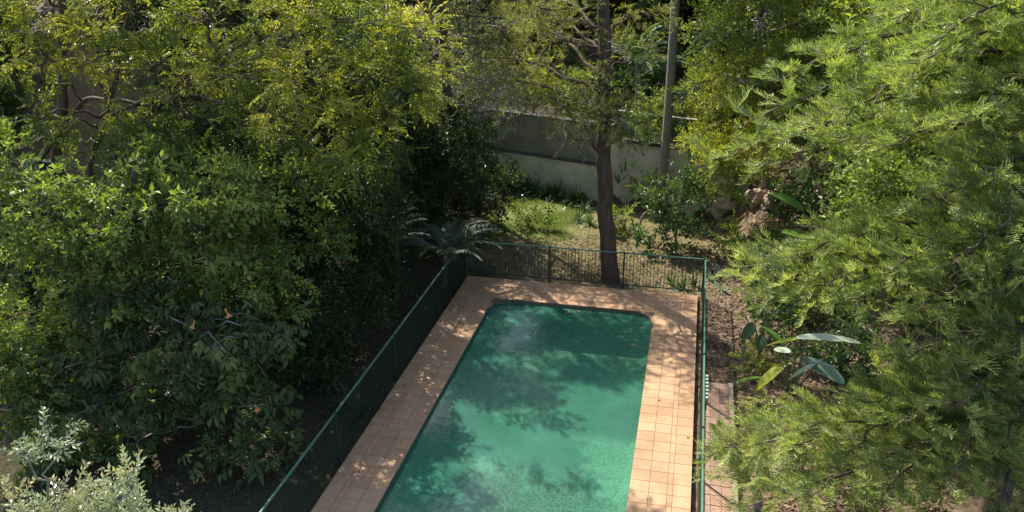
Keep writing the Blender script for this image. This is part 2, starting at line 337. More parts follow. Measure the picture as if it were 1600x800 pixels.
# ---------------------------------------------------------------- pool
def pool_outline(x0, x1, y0, y1, r, k=10):
    pts = []
    for cx_, cy_, a0 in ((x1 - r, y1 - r, 0), (x0 + r, y1 - r, 90), (x0 + r, y0 + r, 180), (x1 - r, y0 + r, 270)):
        for j in range(k + 1):
            a = R_(a0 + 90 * j / k); pts.append((cx_ + r * math.cos(a), cy_ + r * math.sin(a)))
    return np.array(pts)
ol = pool_outline(PX0, PX1, PY0, PY1, PR); n = len(ol)
mb = MB()
def ringv(o, z): return np.concatenate([o, np.full((len(o), 1), z)], 1)
olf = pool_outline(PX0 + 0.25, PX1 - 0.25, PY0 + 0.25, PY1 - 0.25, PR - 0.1)
V = np.concatenate([ringv(ol, -0.03), ringv(ol, -0.95), ringv(olf, -1.12)])
F = [(a + k, a + (k + 1) % n, a + n + (k + 1) % n, a + n + k) for a in (0, n) for k in range(n)]
mb.add(V, F); mb.add(ringv(olf, -1.12), [list(range(n))])
tag(mb.build('pool_basin', M['plaster'], smooth=False), kind='structure')
olb = pool_outline(PX0 + .006, PX1 - .006, PY0 + .006, PY1 - .006, PR - .006)
mb = MB(); mb.add(np.concatenate([ringv(olb, -0.024), ringv(olb, -0.30)]), [(k, (k + 1) % n, n + (k + 1) % n, n + k) for k in range(n)])
tag(mb.build('waterline_band', M['band']), kind='structure')
mb = MB(); mb.add(ringv(ol * 1.0, -0.085), [list(range(n))])
tag(mb.build('pool_water', M['water']), kind='structure')

# deck: grout bed as the slab, tiles as parts
mb = MB()
def slab(x0, x1, y0, y1): box(mb, x0, x1, y0, y1, -0.35, 0.013)
slab(DX0, PX0 - 0.002, DY0, DY1); slab(PX1 + 0.002, DX1, DY0, DY1); slab(PX0 - 0.001, PX1 + 0.001, PY1 + 0.002, DY1); slab(PX0 - 0.001, PX1 + 0.001, DY0, PY0 - 0.002)
TZ0, TZ1 = -0.022, 0.02
def corner_fill(cx_, cy_, sx, sy, bot=-0.3, top=0.013):       # slab piece between the rounded corner and the square corner
    k = 11; a = np.linspace(0, math.pi / 2, k)
    arc = np.stack([cx_ + sx * (PR + .004) * np.cos(a), cy_ + sy * (PR + .004) * np.sin(a)], 1)
    cor = np.array([[cx_ + sx * PR, cy_ + sy * PR]])
    P = np.concatenate([arc, cor]); m_ = len(P)
    f = [(j, j + 1, m_ - 1) for j in range(k - 1)]
    mb.add(ringv(P, top), f); mb.add(np.concatenate([ringv(arc, top), ringv(arc, bot)]), [(j, j + 1, k + j + 1, k + j) for j in range(k - 1)])
for sx in (-1, 1):
    for sy in (-1, 1): corner_fill((PX1 - PR) if sx > 0 else (PX0 + PR), (PY1 - PR) if sy > 0 else (PY0 + PR), sx, sy)
deck = tag(mb.build('pool_deck', M['grout']), kind='structure')
GAP = 0.008
tile_cache = {}
far_mb = MB(); n_tile = 0
def tile(x0, x1, y0, y1, poly=None):
    global n_tile
    cx_, cy_ = (x0 + x1) / 2, (y0 + y1) / 2
    dz = rng.normal(0, 0.0004)
    if n_tile >= 299 or cy_ < 12.3:
        if poly is None: bevel_box(far_mb, x0, x1, y0, y1, TZ0, TZ1 + dz)
        return
    n_tile += 1
    if poly is None:
        key = (round(x1 - x0, 3), round(y1 - y0, 3))
        if key not in tile_cache:
            t = MB(); hx, hy = (x1 - x0) / 2, (y1 - y0) / 2
            bevel_box(t, -hx, hx, -hy, hy, TZ0, TZ1); me = t.mesh('tile'); me.materials.append(M['tile']); tile_cache[key] = me
        obj('tile', tile_cache[key], deck, (cx_, cy_, dz), (rng.normal(0, .0006), rng.normal(0, .0006), rng.normal(0, 0.002)))
    else:
        t = MB(); P = np.array(poly) - [cx_, cy_]; m_ = len(P)
        t.add(ringv(P, TZ1), [list(range(m_))])
        t.add(np.concatenate([ringv(P, TZ0), ringv(P, TZ1)]), [(k, (k + 1) % m_, m_ + (k + 1) % m_, m_ + k) for k in range(m_)])
        t.build('tile', M['tile'], deck, loc=(cx_, cy_, dz))
T = 0.37
ov = 0.02                                                      # coping overhang
cols_r = [(PX1 - ov, PX1 + 0.375), (PX1 + 0.375, PX1 + 0.745), (PX1 + 0.745, PX1 + 0.86), (PX1 + 0.86, DX1)]
cols_l = [(PX0 - 0.375, PX0 + ov), (PX0 - 0.745, PX0 - 0.375), (PX0 - 0.86, PX0 - 0.745), (DX0, PX0 - 0.86)]
def circ_tile(x0, x1, y0, y1, sx):
    # the tile's piece outside the rounded far corner
    cx_ = (PX1 - PR) if sx > 0 else (PX0 + PR); cy_ = PY1 - PR; r = PR - ov
    xx = np.linspace(x0, x1, 9)
    lo = np.array([cy_ + math.sqrt(max(r * r - (x - cx_) ** 2, 0)) if (x - cx_) * sx > 0 else cy_ + r for x in xx])
    lo = np.where(np.abs(xx - cx_) >= r, y0, lo); lo = np.maximum(lo, y0)
    ok = lo < y1 - 0.004
    if ok.sum() < 2: return
    xx, lo = xx[ok], lo[ok]
    tile(x0, x1, y0, y1, [(x, l) for x, l in zip(xx, lo)] + [(xx[-1], y1), (xx[0], y1)])
yrow = DY1
rows_far = []
while yrow > PY1 + 0.05:
    rows_far.append((max(yrow - T, PY1 - ov), yrow)); yrow -= T
if rows_far[-1][1] - rows_far[-1][0] < 0.2: a = rows_far.pop(); rows_far[-1] = (a[0], rows_far[-1][1])
yrow = rows_far[-1][0]
xcols = []; x = PX0
nx_ = 13; w = (PX1 - PX0) / nx_
for k in range(nx_): xcols.append((PX0 + k * w, PX0 + (k + 1) * w))
def T_(x0, x1, y0, y1): tile(x0 + GAP / 2, x1 - GAP / 2, y0 + GAP / 2, y1 - GAP / 2)
for (y0, y1) in rows_far:
    for c in xcols: T_(c[0], c[1], y0, y1)
rows = [(y0, y1) for (y0, y1) in rows_far]; y = yrow
while y > DY0 + 0.1: rows.append((max(y - T, DY0), y)); y -= T
for (y0, y1) in rows:
    near_corner = y1 > PY1 - PR and y0 < PY1
    for ci, c in enumerate(cols_r):
        off = 0.0
        if ci == 0 and near_corner and y1 < PY1 + 0.01:
            T_(PX1, c[1], y0, y1)
        else: T_(c[0] if y0 < PY1 - 0.03 else max(c[0], PX1), c[1], y0, y1)
    for ci, c in enumerate(cols_l):
        if ci == 0 and near_corner and y1 < PY1 + 0.01: T_(c[0], PX0, y0, y1)
        else: T_(c[0], c[1] if y0 < PY1 - 0.03 else min(c[1], PX0), y0, y1)
    if near_corner and y1 < PY1 + 0.01:
        for sx in (-1, 1):
            e = PX1 if sx > 0 else PX0
            for k in range(2):
                xa, xb = sorted((e - sx * k * T, e - sx * (k + 1) * T))
                circ_tile(xa + GAP / 2, xb - GAP / 2, y0 + GAP / 2, y1 - GAP / 2, sx)
for k in range(nx_):
    T_(xcols[k][0], xcols[k][1], PY0 - T, PY0)
    far_mb and None
for (y0, y1) in ((DY0, DY0 + 0.5), (DY0 + 0.5, PY0 - T)):
    for c in xcols: T_(c[0], c[1], y0, y1)
tag(far_mb.build('tile', M['tile'], deck), kind='stuff')

# garden path beside the pool, a step lower, with kerb
mb = MB(); box(mb, 0.72, 1.50, 9.0, 19.47, -0.35, -0.118); path = tag(mb.build('garden_path', M['grout']), kind='structure')
pcache = MB(); bevel_box(pcache, -0.108, 0.108, -0.158, 0.158, -0.03, 0.03); pme = pcache.mesh('paver'); pme.materials.append(M['paver'])
yy = 19.47 - 0.165
while yy > 9.2:
    for k in range(3): obj('paver', pme, path, (0.835 + k * 0.222, yy, -0.112 + rng.normal(0, 0.002)), (rng.normal(0, .004), rng.normal(0, .004), rng.normal(0, .006)))
    yy -= 0.33
mb = MB(); box(mb, 1.39, 1.50, 9.0, 19.46, -0.34, -0.045); mb.build('kerb', M['kerb'], path)

# ---------------------------------------------------------------- fences
FH = 1.16
bar = MB(); tube(bar, [(0, 0, 0.09), (0, 0, FH - 0.01)], 0.0085, 6); bar_me = bar.mesh('bar'); bar_me.materials.append(M['fence'])
pst = MB(); box(pst, -0.025, 0.025, -0.025, 0.025, -0.25, FH + 0.02); bevel_box(pst, -0.03, 0.03, -0.03, 0.03, FH + 0.02, FH + 0.045, 0.01)
post_me = pst.mesh('post'); post_me.materials.append(M['fence'])
def fence(a, b, posts, label, spacing=0.108):
    a = np.array(a, float); b = np.array(b, float); L = np.linalg.norm(b - a); d = (b - a) / L
    t = thing('pool_fence', label, 'fence', (a[0], a[1], 0), rz=math.atan2(d[1], d[0]))
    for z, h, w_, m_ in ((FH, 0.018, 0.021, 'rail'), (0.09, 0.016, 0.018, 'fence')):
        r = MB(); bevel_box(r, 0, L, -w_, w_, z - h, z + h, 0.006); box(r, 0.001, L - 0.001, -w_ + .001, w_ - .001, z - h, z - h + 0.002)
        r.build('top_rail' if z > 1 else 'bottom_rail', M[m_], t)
    for p in posts: obj('post', post_me, t, (p, 0, 0))
    k = spacing
    while k < L - 0.03:
        if min(abs(k - p) for p in posts) > 0.04: obj('bar', bar_me, t, (k, 0, 0), (rng.normal(0, .003), rng.normal(0, .003), 0))
        k += spacing
    return t
LFX = -6.93
fl = fence((LFX, 24.72), (LFX, 8.6), [0.0, 3.05, 6.8, 10.45, 14.0, 16.1], 'long green bar fence beside the shaded left edge of the pool deck')
ff = fence((LFX + 0.06, 24.72), (0.70, 24.72), [2.75, 5.1, 7.55], 'green bar fence across the far end of the pool in front of the tree trunk')
fr_ = fence((0.70, 24.66), (0.70, 8.6), [3.0, 6.1, 9.3, 12.5, 15.9], 'green bar fence between the sunny deck and the garden path')
lt = MB()
for k in range(7): box(lt, 7.0 + 0.02 + k * 0.16, 7.0 + 0.10 + k * 0.16, 0.022, 0.10, FH - 0.12, FH - 0.02)
lt.build('gate_latch', M['metal'], fr_)
lt = MB(); box(lt, 6.95, 8.15, 0.024, 0.075, FH - 0.30, FH - 0.121); lt.build('latch_box', M['black'], fr_)

# ---------------------------------------------------------------- retaining walls, terrace, neighbour's pool
def wall_seg(name, label, s0, s1, d0, d1, zb, zt, mat, cap=0.05, cat='wall'):
    t = thing(name, label, cat, (W0[0] + WD[0] * s0 + WN[0] * d0, W0[1] + WD[1] * s0 + WN[1] * d0, zb), rz=math.atan2(WD[1], WD[0]))
    m_ = MB(); box(m_, 0, s1 - s0, 0, d1 - d0, 0, zt - zb); m_.build('wall_face', M[mat], t)
    m_ = MB(); bevel_box(m_, -0.02, s1 - s0 + 0.02, -0.03, d1 - d0 + 0.03, zt - zb - 0.001, zt - zb + cap, 0.012); m_.build('capping', M['capping'], t)
    return t
wall_seg('retaining_wall', 'low pale rendered garden wall behind the dark strap plants', -9.0, 5.2, 0.0, 0.34, -0.4, 1.38, 'wall_pale', 0.03)
wall_seg('boundary_wall', 'tall grey rendered wall rising behind the low pale wall', -9.0, 5.1, 0.342, 0.68, -0.4, 3.0, 'wall_grey')
wall_seg('boundary_wall', 'pale wall behind the ringed palm trunk, topped with glass', 5.21, 10.2, 0.05, 0.68, -0.4, 2.5, 'wall_pale', 0.04)
gfp = W0 + WD * 5.4 + WN * 0.35
gf = thing('glass_fence', 'clear glass pool fence with white rail on top of the pale wall', 'fence', (gfp[0], gfp[1], 2.54), rz=math.atan2(WD[1], WD[0]))
for k in range(3):
    m_ = MB(); box(m_, k * 1.05, k * 1.05 + 1.0, -0.006, 0.006, 0.04, 1.1); m_.build('glass_pane', M['glass'], gf)
for k in range(4):
    m_ = MB(); tube(m_, [(k * 1.05 - 0.025, 0, 0), (k * 1.05 - 0.025, 0, 1.12)], 0.022, 8); m_.build('post', M['metal'], gf)
m_ = MB(); tube(m_, [(-0.05, 0, 1.13), (3.2, 0, 1.13)], 0.03, 8); m_.build('rail', M['white_paint'], gf)
# neighbour's turquoise pool
npz = 3.05
m_ = MB(); box(m_, -0.9, 4.2, 38.6, 43.6, 2.0, npz); o = m_.build('pool_surround', M['wall_grey']); tag(o, kind='structure')
m_ = MB(); m_.add([(-0.5, 39.0, npz + .006), (3.8, 39.0, npz + .006), (3.8, 43.2, npz + .006), (-0.5, 43.2, npz + .006)], [(0, 1, 2, 3)])
tag(m_.build('neighbour_pool_water', M['teal_water']), kind='structure')
# house behind the trees on the left
hs = thing('house', 'tan rendered house glimpsed behind the golden leafed tree', 'house', (-25.5, 26.5, -0.2))
m_ = MB(); box(m_, 0, 10.5, 0, 8, -0.6, 7.4); m_.build('wall', M['house'], hs)
m_ = MB(); m_.add([(-.5, -.6, 7.3), (11, -.6, 7.3), (11, 8.6, 7.3), (-.5, 8.6, 7.3), (1.5, 4, 9.4), (9, 4, 9.4)], [(0, 1, 5, 4), (2, 3, 4, 5), (0, 3, 2, 1)]); m_.add([(-.5, -.6, 7.3), (11, -.6, 7.3), (11, 8.6, 7.3), (-.5, 8.6, 7.3), (1.5, 4, 9.4), (9, 4, 9.4)], [(1, 2, 5), (3, 0, 4)]); m_.build('roof', M['roof'], hs)
for wx, wz in ((8.4, 4.6), (1.0, 1.2), (7.6, 1.6)):
    m_ = MB(); box(m_, wx, wx + 1.5, -0.04, 0.02, wz, wz + 1.4); w_ = m_.build('window', M['white_paint'], hs)
    m_ = MB(); box(m_, wx + .1, wx + 1.4, -0.05, -0.035, wz + .1, wz + 1.3); m_.build('pane', M['black'], w_)

# ---------------------------------------------------------------- foliage building blocks
def leaf2(L, W, fold=0.18, droop=0.12):
    return np.array([(0, 0, 0), (W / 2, .42 * L, fold * W), (0, L, -droop * L), (-W / 2, .42 * L, fold * W)]), np.array([(0, 1, 2), (0, 2, 3)])
def leaf4(L, W, fold=0.2, droop=0.2):
    return (np.array([(0, 0, 0), (W * .5, .33 * L, fold * W), (W * .38, .7 * L, fold * W * .7 - droop * .4 * L), (0, L, -droop * L), (-W * .38, .7 * L, fold * W * .7 - droop * .4 * L), (-W * .5, .33 * L, fold * W)]),
            np.array([(0, 1, 2), (0, 2, 3), (0, 3, 4), (0, 4, 5)]))
def frame(d, roll, up=(0, 0, 1)):
    d = unit(d); up = np.broadcast_to(np.asarray(up, float), d.shape)
    x = np.cross(d, up); bad = np.linalg.norm(x, axis=-1) < 1e-3; x[bad] = (1, 0, 0); x = unit(x); z = np.cross(x, d)
    c, s = np.cos(roll)[..., None], np.sin(roll)[..., None]
    x2 = x * c + z * s; z2 = -x * s + z * c
    return np.stack([x2, d, z2], -1)                     # columns
def merge(parts):
    V, F, Tt, n0 = [], [], [], 0
    for v, f, t in parts:
        V.append(v); F.append(f + n0); Tt.append(np.broadcast_to(t, (len(v),))); n0 += len(v)
    return np.concatenate(V), np.concatenate(F), np.concatenate(Tt)
def spray_pinnate(n, L, lL, lW, droop=0.25, leaf=leaf2, up=0.2):
    out = []
    s = np.linspace(0.12, 1, n)
    for k, q in enumerate(s):
        p = np.array([0, q * L, -droop * L * q * q])
        for sd_ in ((-1, 1) if k < n - 1 else (0,)):
            d = np.array([sd_ * 0.9, 0.55, -0.15 + rng.normal(0, .15)]) if sd_ else np.array([0, 1, -droop * 1.4])
            m = frame(d[None], np.array([rng.normal(0, .45)]))[0]
            v, f = leaf(lL * rng.uniform(.75, 1.15) * (1 - .25 * abs(q - .5)), lW * rng.uniform(.85, 1.1))
            out.append((v @ m.T + p, f, rng.normal(0, .07) + 0.12 * q))
    v = np.array([(-.004, 0, 0), (.004, 0, 0), (0, L, -droop * L)]); out.append((v, np.array([(0, 1, 2)]), 0.1))
    return merge(out)
def spray_alt(n, L, lL, lW, droop=0.1, leaf=leaf2, open_=0.9, whorl=2.4):
    out = []
    for k in range(n):
        q = (k + .6) / n; p = np.array([0, q * L, -droop * L * q * q]); a = k * whorl + rng.normal(0, .3)
        d = np.array([math.cos(a) * open_, 0.35 + .5 * q, math.sin(a) * open_ + .15])
        m = frame(d[None], np.array([rng.normal(0, .5)]))[0]
        v, f = leaf(lL * rng.uniform(.7, 1.15), lW * rng.uniform(.85, 1.15))
        out.append((v @ m.T + p, f, rng.normal(0, .08) + 0.15 * (q - .4)))
    v = np.array([(-.005, 0, 0), (.005, 0, 0), (0, L, -droop * L)]); out.append((v, np.array([(0, 1, 2)]), 0.05))
    return merge(out)
def spray_drape(n, L, lL, lW, leaf=leaf4):
    out = []
    for k in range(n):
        q = (k + .6) / n; a = k * 2.4 + rng.normal(0, .4)
        d = np.array([math.cos(a), .5, math.sin(a) * .4 - .55]); m = frame(d[None], np.array([rng.normal(0, .3)]))[0]
        v, f = leaf(lL * rng.uniform(.65, 1.15), lW * rng.uniform(.85, 1.15)); out.append((v @ m.T + [0, q * L, 0], f, rng.normal(0, .12)))
    return merge(out)
def spray_needle(n, L, nl, nw, open_=0.55, curl=0.15):
    out = []
    q = rng.uniform(0.02, 1, n); a = rng.uniform(0, 2 * math.pi, n)
    d = np.stack([np.cos(a) * open_, np.full(n, .85), np.sin(a) * open_ + .12], 1); m = frame(d, rng.uniform(0, 3, n))
    l = nl * rng.uniform(.6, 1.15, n)
    base = np.stack([0 * q, q * L, curl * L * q * q], 1)
    v = np.zeros((n, 3, 3)); v[:, 0, 0] = -nw / 2; v[:, 1, 0] = nw * .2; v[:, 1, 1] = -l * .05; v[:, 2, 1] = l; v[:, 1, 0] = nw / 2
    v = np.einsum('nij,nkj->nki', m, v) + base[:, None, :]
    f = np.arange(3 * n).reshape(n, 3)
    t = np.repeat(rng.normal(0, .1, n) + .15 * q, 3)
    out = [(v.reshape(-1, 3), f, t)]
    ax = np.array([(-.006, 0, 0), (.006, 0, 0), (0, L, curl * L)]); out.append((ax, np.array([(0, 1, 2)]), -.2))
    return merge(out)
def spray_cord(n, L, cl, cw, rise=.35):
    out = []
    for k in range(n):
        q = (k + .5) / n
        for sd_ in (-1, 1):
            p = np.array([0, q * L, 0]); l = cl * rng.uniform(.7, 1.15) * (1.1 - .45 * q)
            d = unit(np.array([sd_ * rng.uniform(.55, .95), rng.uniform(.6, .9), rise * rng.uniform(.2, 1.3)])); d2 = unit(d + np.array([-sd_ * .35, .25, .45]))
            w = unit(np.cross(d, rng.normal(0, .6, 3) + [0, 0, 1])) * cw / 2
            b = p + d * l * .5; c = b + d2 * l * .5
            out.append((np.array([p - w, p + w, b - w, b + w, c - w * .6, c + w * .6]), np.array([(0, 1, 3), (0, 3, 2), (2, 3, 5), (2, 5, 4)]), np.array([-.12, -.12, 0, 0, .15, .15]) + rng.normal(0, .06)))
    w = .005; out.append((np.array([(-w, -.05, 0), (w, -.05, 0), (0, L * 1.25, L * .12)]), np.array([(0, 1, 2)]), 0.0))
    return merge(out)
def place(mb, temps, pos, d, roll, sc, tint):
    N_ = len(pos)
    if N_ == 0: return
    Rm = frame(d, roll); ti = rng.integers(0, len(temps), N_)
    for k, (v, f, t) in enumerate(temps):
        s = np.where(ti == k)[0]
        if len(s) == 0: continue
        VV = np.einsum('nij,kj->nki', Rm[s] * sc[s][:, None, None], v) + pos[s][:, None, :]
        FF = f[None] + (np.arange(len(s)) * len(v))[:, None, None]
        TT = np.clip(tint[s][:, None] + t[None], 0, 1)
        mb.add(VV.reshape(-1, 3), FF.reshape(-1, 3), TT.reshape(-1))
def rdir(n, zb=0.0):
    v = rng.normal(0, 1, (n, 3)); v[:, 2] += zb; return unit(v)
def foliage(leaf_mb, wood_mb, centers, radii, temps, subs=14, sprays=12, sub_r=0.32, droop=0.1, tint=0.35, tvar=0.15, up_t=0.25, sc=1.0, squash=0.75, inner=0.45, twig=0.011, zb=0.35, low_green=None):
    for c, r in zip(centers, radii):
        ns = max(3, int(subs * (r / 0.9) ** 1.6 * rng.uniform(.8, 1.2)))
        u = rdir(ns, zb); rr = r * (inner + (1 - inner) * rng.uniform(0, 1, ns) ** .6)
        sp = c + u * rr[:, None] * [1, 1, squash]
        ct = tint + rng.normal(0, tvar)
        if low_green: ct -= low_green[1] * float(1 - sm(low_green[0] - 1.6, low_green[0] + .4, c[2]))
        for k in range(ns):
            if twig:
                a = c + u[k] * 0.1 * r
                tube(wood_mb, curve(a, sp[k], rng.normal(0, .05), 4, .03), np.linspace(twig * 1.3, twig * .45, 4), 4, cap=False)
            m = max(2, int(sprays * rng.uniform(.6, 1.3)))
            q = rng.normal(0, sub_r * .55, (m, 3)) * [1, 1, .7]
            d = u[k] * .7 + unit(q) * .55 + rdir(m) * .45; d[:, 2] -= droop
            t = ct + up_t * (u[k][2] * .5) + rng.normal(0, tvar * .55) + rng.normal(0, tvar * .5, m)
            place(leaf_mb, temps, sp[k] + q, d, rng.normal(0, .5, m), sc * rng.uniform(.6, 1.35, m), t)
def limb_to(wood_mb, path, c, r0=0.05, r1=0.016, wob=0.06, below=0.8):
    path = np.asarray(path); dd = np.linalg.norm(path - c, axis=1) + np.where(path[:, 2] > c[2] - below * .5, 2.0, 0)
    a = path[np.argmin(dd)]; L = np.linalg.norm(c - a)
    tube(wood_mb, curve(a, c, 0.08 * L, 8, wob), np.linspace(r0, r1, 8), 6, cap=False)
def tree(name, label, base, trunk_pts, r0, r1, clumps, temps, leafm, barkm, cat='tree', group=None, limb=0.05, world_clumps=None, extra_trunks=(), **kw):
    root = thing(name, label, cat, base, group)
    W = MB(); Lf = MB(); b = np.asarray(base, float)
    path = smooth_path([b - [0, 0, .25]] + [np.asarray(p, float) for p in trunk_pts], 26)
    path[1:-1] += rng.normal(0, .02, (24, 3))
    rad = np.linspace(r0, r1, 26); rad[0] *= 1.3; rad[1] *= 1.12; rad[2] *= 1.03
    tube(W, path, rad, 12)
    allp = path
    for et, e0, e1 in extra_trunks:
        p = smooth_path(et, 16); p[1:-1] += rng.normal(0, .02, (14, 3)); tube(W, p, np.linspace(e0, e1, 16), 8); allp = np.concatenate([allp, p])
    cs, rs = [], []
    for cl in clumps: cs.append(at(cl[0], cl[1], cl[2])); rs.append(cl[3])
    for cl in (world_clumps or []): cs.append(np.array(cl[:3], float)); rs.append(cl[3])
    for c, r in zip(cs, rs): limb_to(W, allp, c, limb * (0.6 + .5 * r), 0.014)
    foliage(Lf, W, cs, rs, temps, **kw)
    for mbx in (W, Lf): mbx.v = [v - np.float32(b) for v in mbx.v]
    W.build('trunk', M[barkm], root, smooth=True); tag(Lf.build('crown', M[leafm], root), kind='stuff')
    return root

SP = dict(
    pin=[spray_pinnate(6, .36, .135, .046) for _ in range(6)],
    oval=[spray_alt(8, .36, .15, .070) for _ in range(6)],
    drape=[spray_drape(7, .28, .22, .085) for _ in range(6)],
    small=[spray_alt(10, .34, .095, .045) for _ in range(6)],
    fine=[spray_needle(20, .36, .13, .017, .9) for _ in range(6)],
    needle=[spray_cord(8, .25, .15, .0115) for _ in range(8)],
    sil=[spray_alt(11, .24, .085, .032, open_=.75) for _ in range(6)],
    back=[spray_alt(9, .5, .17, .085) for _ in range(6)],
    gloss=[spray_alt(7, .35, .19, .08, leaf=leaf4) for _ in range(6)],
)

# ---------------------------------------------------------------- trees on the left
tree('golden_tree', 'tall tree with golden yellow feathery leaflets before the tan house', gp(-13.2, 19.6),
     [at(110, 300, 19.3), at(98, 150, 19), at(100, 0, 19), at(130, -120, 18.8)], 0.19, 0.07,
     [(200, 20, 18, 1.0), (330, 30, 18.5, 1.2), (450, 50, 18, 1.1), (560, 40, 19, 1.2), (640, 60, 19.5, .9), (60, 20, 17.5, .7), (35, 55, 17.2, .5), (240, 105, 18, .8),
      (360, 120, 17.5, 1.0), (470, 130, 17, .9), (580, 130, 18.5, 1.0), (650, 135, 19, .75), (440, 185, 16.5, .6), (590, 200, 18.5, .85), (520, 195, 18, .8),
      (310, 190, 18, .8), (390, 235, 18, .8), (535, 262, 16.5, .5), (480, 255, 17.5, .6), (590, 245, 18, .55), (15, 105, 17, .45), (60, 185, 16.5, .5), (140, 115, 18, .5), (20, 230, 16.5, .5), (150, 60, 18, .6), (230, 230, 17, .6), (80, 90, 17.5, .4), (190, 170, 17.6, .5), (150, 245, 16.4, .4), (110, 200, 17, .35), (300, 130, 17.5, .6),
      (300, -90, 18, 1.2), (480, -80, 18.5, 1.2), (120, -60, 18, .9), (20, -20, 18, .8)],
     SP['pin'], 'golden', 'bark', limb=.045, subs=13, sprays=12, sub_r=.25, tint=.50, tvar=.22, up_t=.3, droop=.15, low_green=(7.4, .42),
     extra_trunks=[([at(145, 330, 19.2), at(140, 260, 19), at(170, 170, 18.6), at(192, 60, 18.4), at(230, -60, 18)], .10, .05),
                   ([at(30, 290, 19), at(80, 220, 18.8), at(120, 170, 18.6), at(150, 155, 18.5), at(240, 165, 18.2)], .09, .04)])
tree('broadleaf_tree', 'bushy tree with bright green rounded leaves under the golden tree', gp(-12.2, 14.8),
     [at(120, 560, 14.6), at(150, 430, 14.6), at(190, 330, 14.6), at(220, 250, 14.8)], 0.13, 0.05,
     [(60, 320, 14, .8), (150, 300, 14.5, .8), (240, 325, 14.5, .8), (330, 300, 15.5, .9), (40, 410, 13.5, .8), (130, 395, 14, .9), (230, 405, 14.5, .8), (320, 385, 15, .8),
      (405, 350, 16, .85), (420, 430, 16, .75), (345, 455, 15, .7), (100, 475, 13.5, .8), (20, 500, 13, .7), (210, 470, 14, .6), (280, 260, 16, .7), (460, 290, 17, .6), (10, 570, 12.8, .6), (20, 640, 12.6, .6), (160, 350, 14, .8), (280, 350, 15, .8), (370, 400, 15.5, .8), (60, 540, 13, .7), (440, 480, 16.5, .6), (260, 450, 14.5, .7), (10, 250, 14.5, .5), (390, 300, 16.5, .7), (500, 380, 18, .7)],
     SP['oval'], 'green', 'bark', limb=.04, subs=13, sprays=10, sub_r=.26, tint=.42, tvar=.26, up_t=.4)
tb = gp(*atz(310, 660)[:2])
brug = tree('trumpet_shrub', 'dark shrub with large drooping leaves and orange trumpet flowers', tb,
     [tb + [0, 0, .9], tb + [-.2, .1, 1.8], at(300, 500, 13.8)], 0.07, 0.03,
     [(340, 535, 13.5, .55), (400, 565, 13.8, .5), (395, 635, 13.5, .42), (300, 495, 14, .6), (250, 560, 13.5, .5), (180, 550, 13.5, .65), (220, 640, 13.2, .5),
      (100, 575, 13, .65), (60, 650, 12.5, .5), (170, 470, 13.6, .6), (425, 515, 14.2, .4), (140, 640, 12.8, .5), (370, 490, 14.5, .5), (300, 570, 14, .6), (150, 600, 13.6, .7), (230, 520, 14, .6), (60, 590, 13.2, .6), (110, 690, 13, .6), (200, 700, 13.2, .5), (50, 720, 12.6, .6), (330, 600, 14.2, .5), (260, 620, 14, .6)],
     SP['drape'], 'trumpet', 'bark_grey', cat='shrub', limb=.03, subs=15, sprays=8, sub_r=.3, droop=.5, tint=.45, tvar=.2, zb=.3)
def trumpet(px, py, Y, s=.75):
    p = at(px, py, Y); m_ = MB(); k = 10; rings = []
    for z, r in ((0, .012), (-.08, .016), (-.16, .028), (-.21, .055), (-.225, .085)):
        a = np.arange(k) * 2 * math.pi / k; rr = r * (1 + (.25 * np.cos(5 * a) if r > .05 else 0))
        rings.append(np.stack([rr * np.cos(a), rr * np.sin(a), np.full(k, z)], 1))
    f = [(r * k + j, r * k + (j + 1) % k, (r + 1) * k + (j + 1) % k, (r + 1) * k + j) for r in range(4) for j in range(k)]
    m_.add(np.concatenate(rings) * s, f, .5); o = m_.build('flower', M['flower'], brug, smooth=True)
    o.location = p - np.array(brug.location); o.rotation_euler = (rng.normal(0, .3), rng.normal(0, .3), 0)
for a in ((352, 483, 13.2), (304, 500, 13.2), (398, 632, 12.9)): trumpet(*a)
tree('dark_evergreen', 'dense dark evergreen shrub standing along the shaded side of the pool fence', gp(-9.9, 19.5),
     [gp(-9.9, 19.5) + [0, 0, 1.2], at(500, 420, 19.5), at(510, 330, 19.8)], 0.12, 0.05,
     [(480, 325, 19.5, 1.0), (550, 330, 20.5, .9), (455, 415, 18.5, .9), (535, 415, 20, 1.0), (585, 395, 21, .7), (475, 495, 18, .85), (550, 485, 19.5, .75), (440, 555, 16.5, .55), (590, 330, 21.5, .7), (500, 270, 20, .9), (420, 480, 17.5, .8), (400, 520, 17, .7), (560, 270, 21, .8), (510, 550, 18.2, .6), (590, 450, 21, .6), (360, 420, 17.5, .9), (300, 470, 17, .9), (200, 450, 17, 1.0), (100, 440, 17, 1.0), (240, 380, 17.5, 1.0), (380, 330, 18.5, 1.0), (20, 420, 16.5, 1.0), (10, 510, 15.5, .9), (70, 560, 15.5, .9), (20, 330, 17, .8), (150, 520, 15.5, .8)],
     SP['oval'], 'dark', 'bark', cat='shrub', subs=16, sprays=11, tint=.5, tvar=.2, sc=1.15,
     world_clumps=[(-9.8, 19.4, 5.6, .9), (-10.8, 20.6, 7.4, 1.0), (-9.6, 18.4, 4.6, .8)])
tb = gp(-8.5, 22.6)
tree('slender_tree', 'slim straight brown trunk rising beside the blue green palm fronds', tb, [at(619, 400, 22.6), at(620, 290, 22.7), at(618, 180, 22.8), at(612, 60, 23)], 0.085, 0.05,
     [(620, 130, 23, .7), (570, 90, 23.5, .8), (600, 50, 23, .6)], SP['oval'], 'dark', 'bark_red', subs=15, sprays=13, tint=.45)
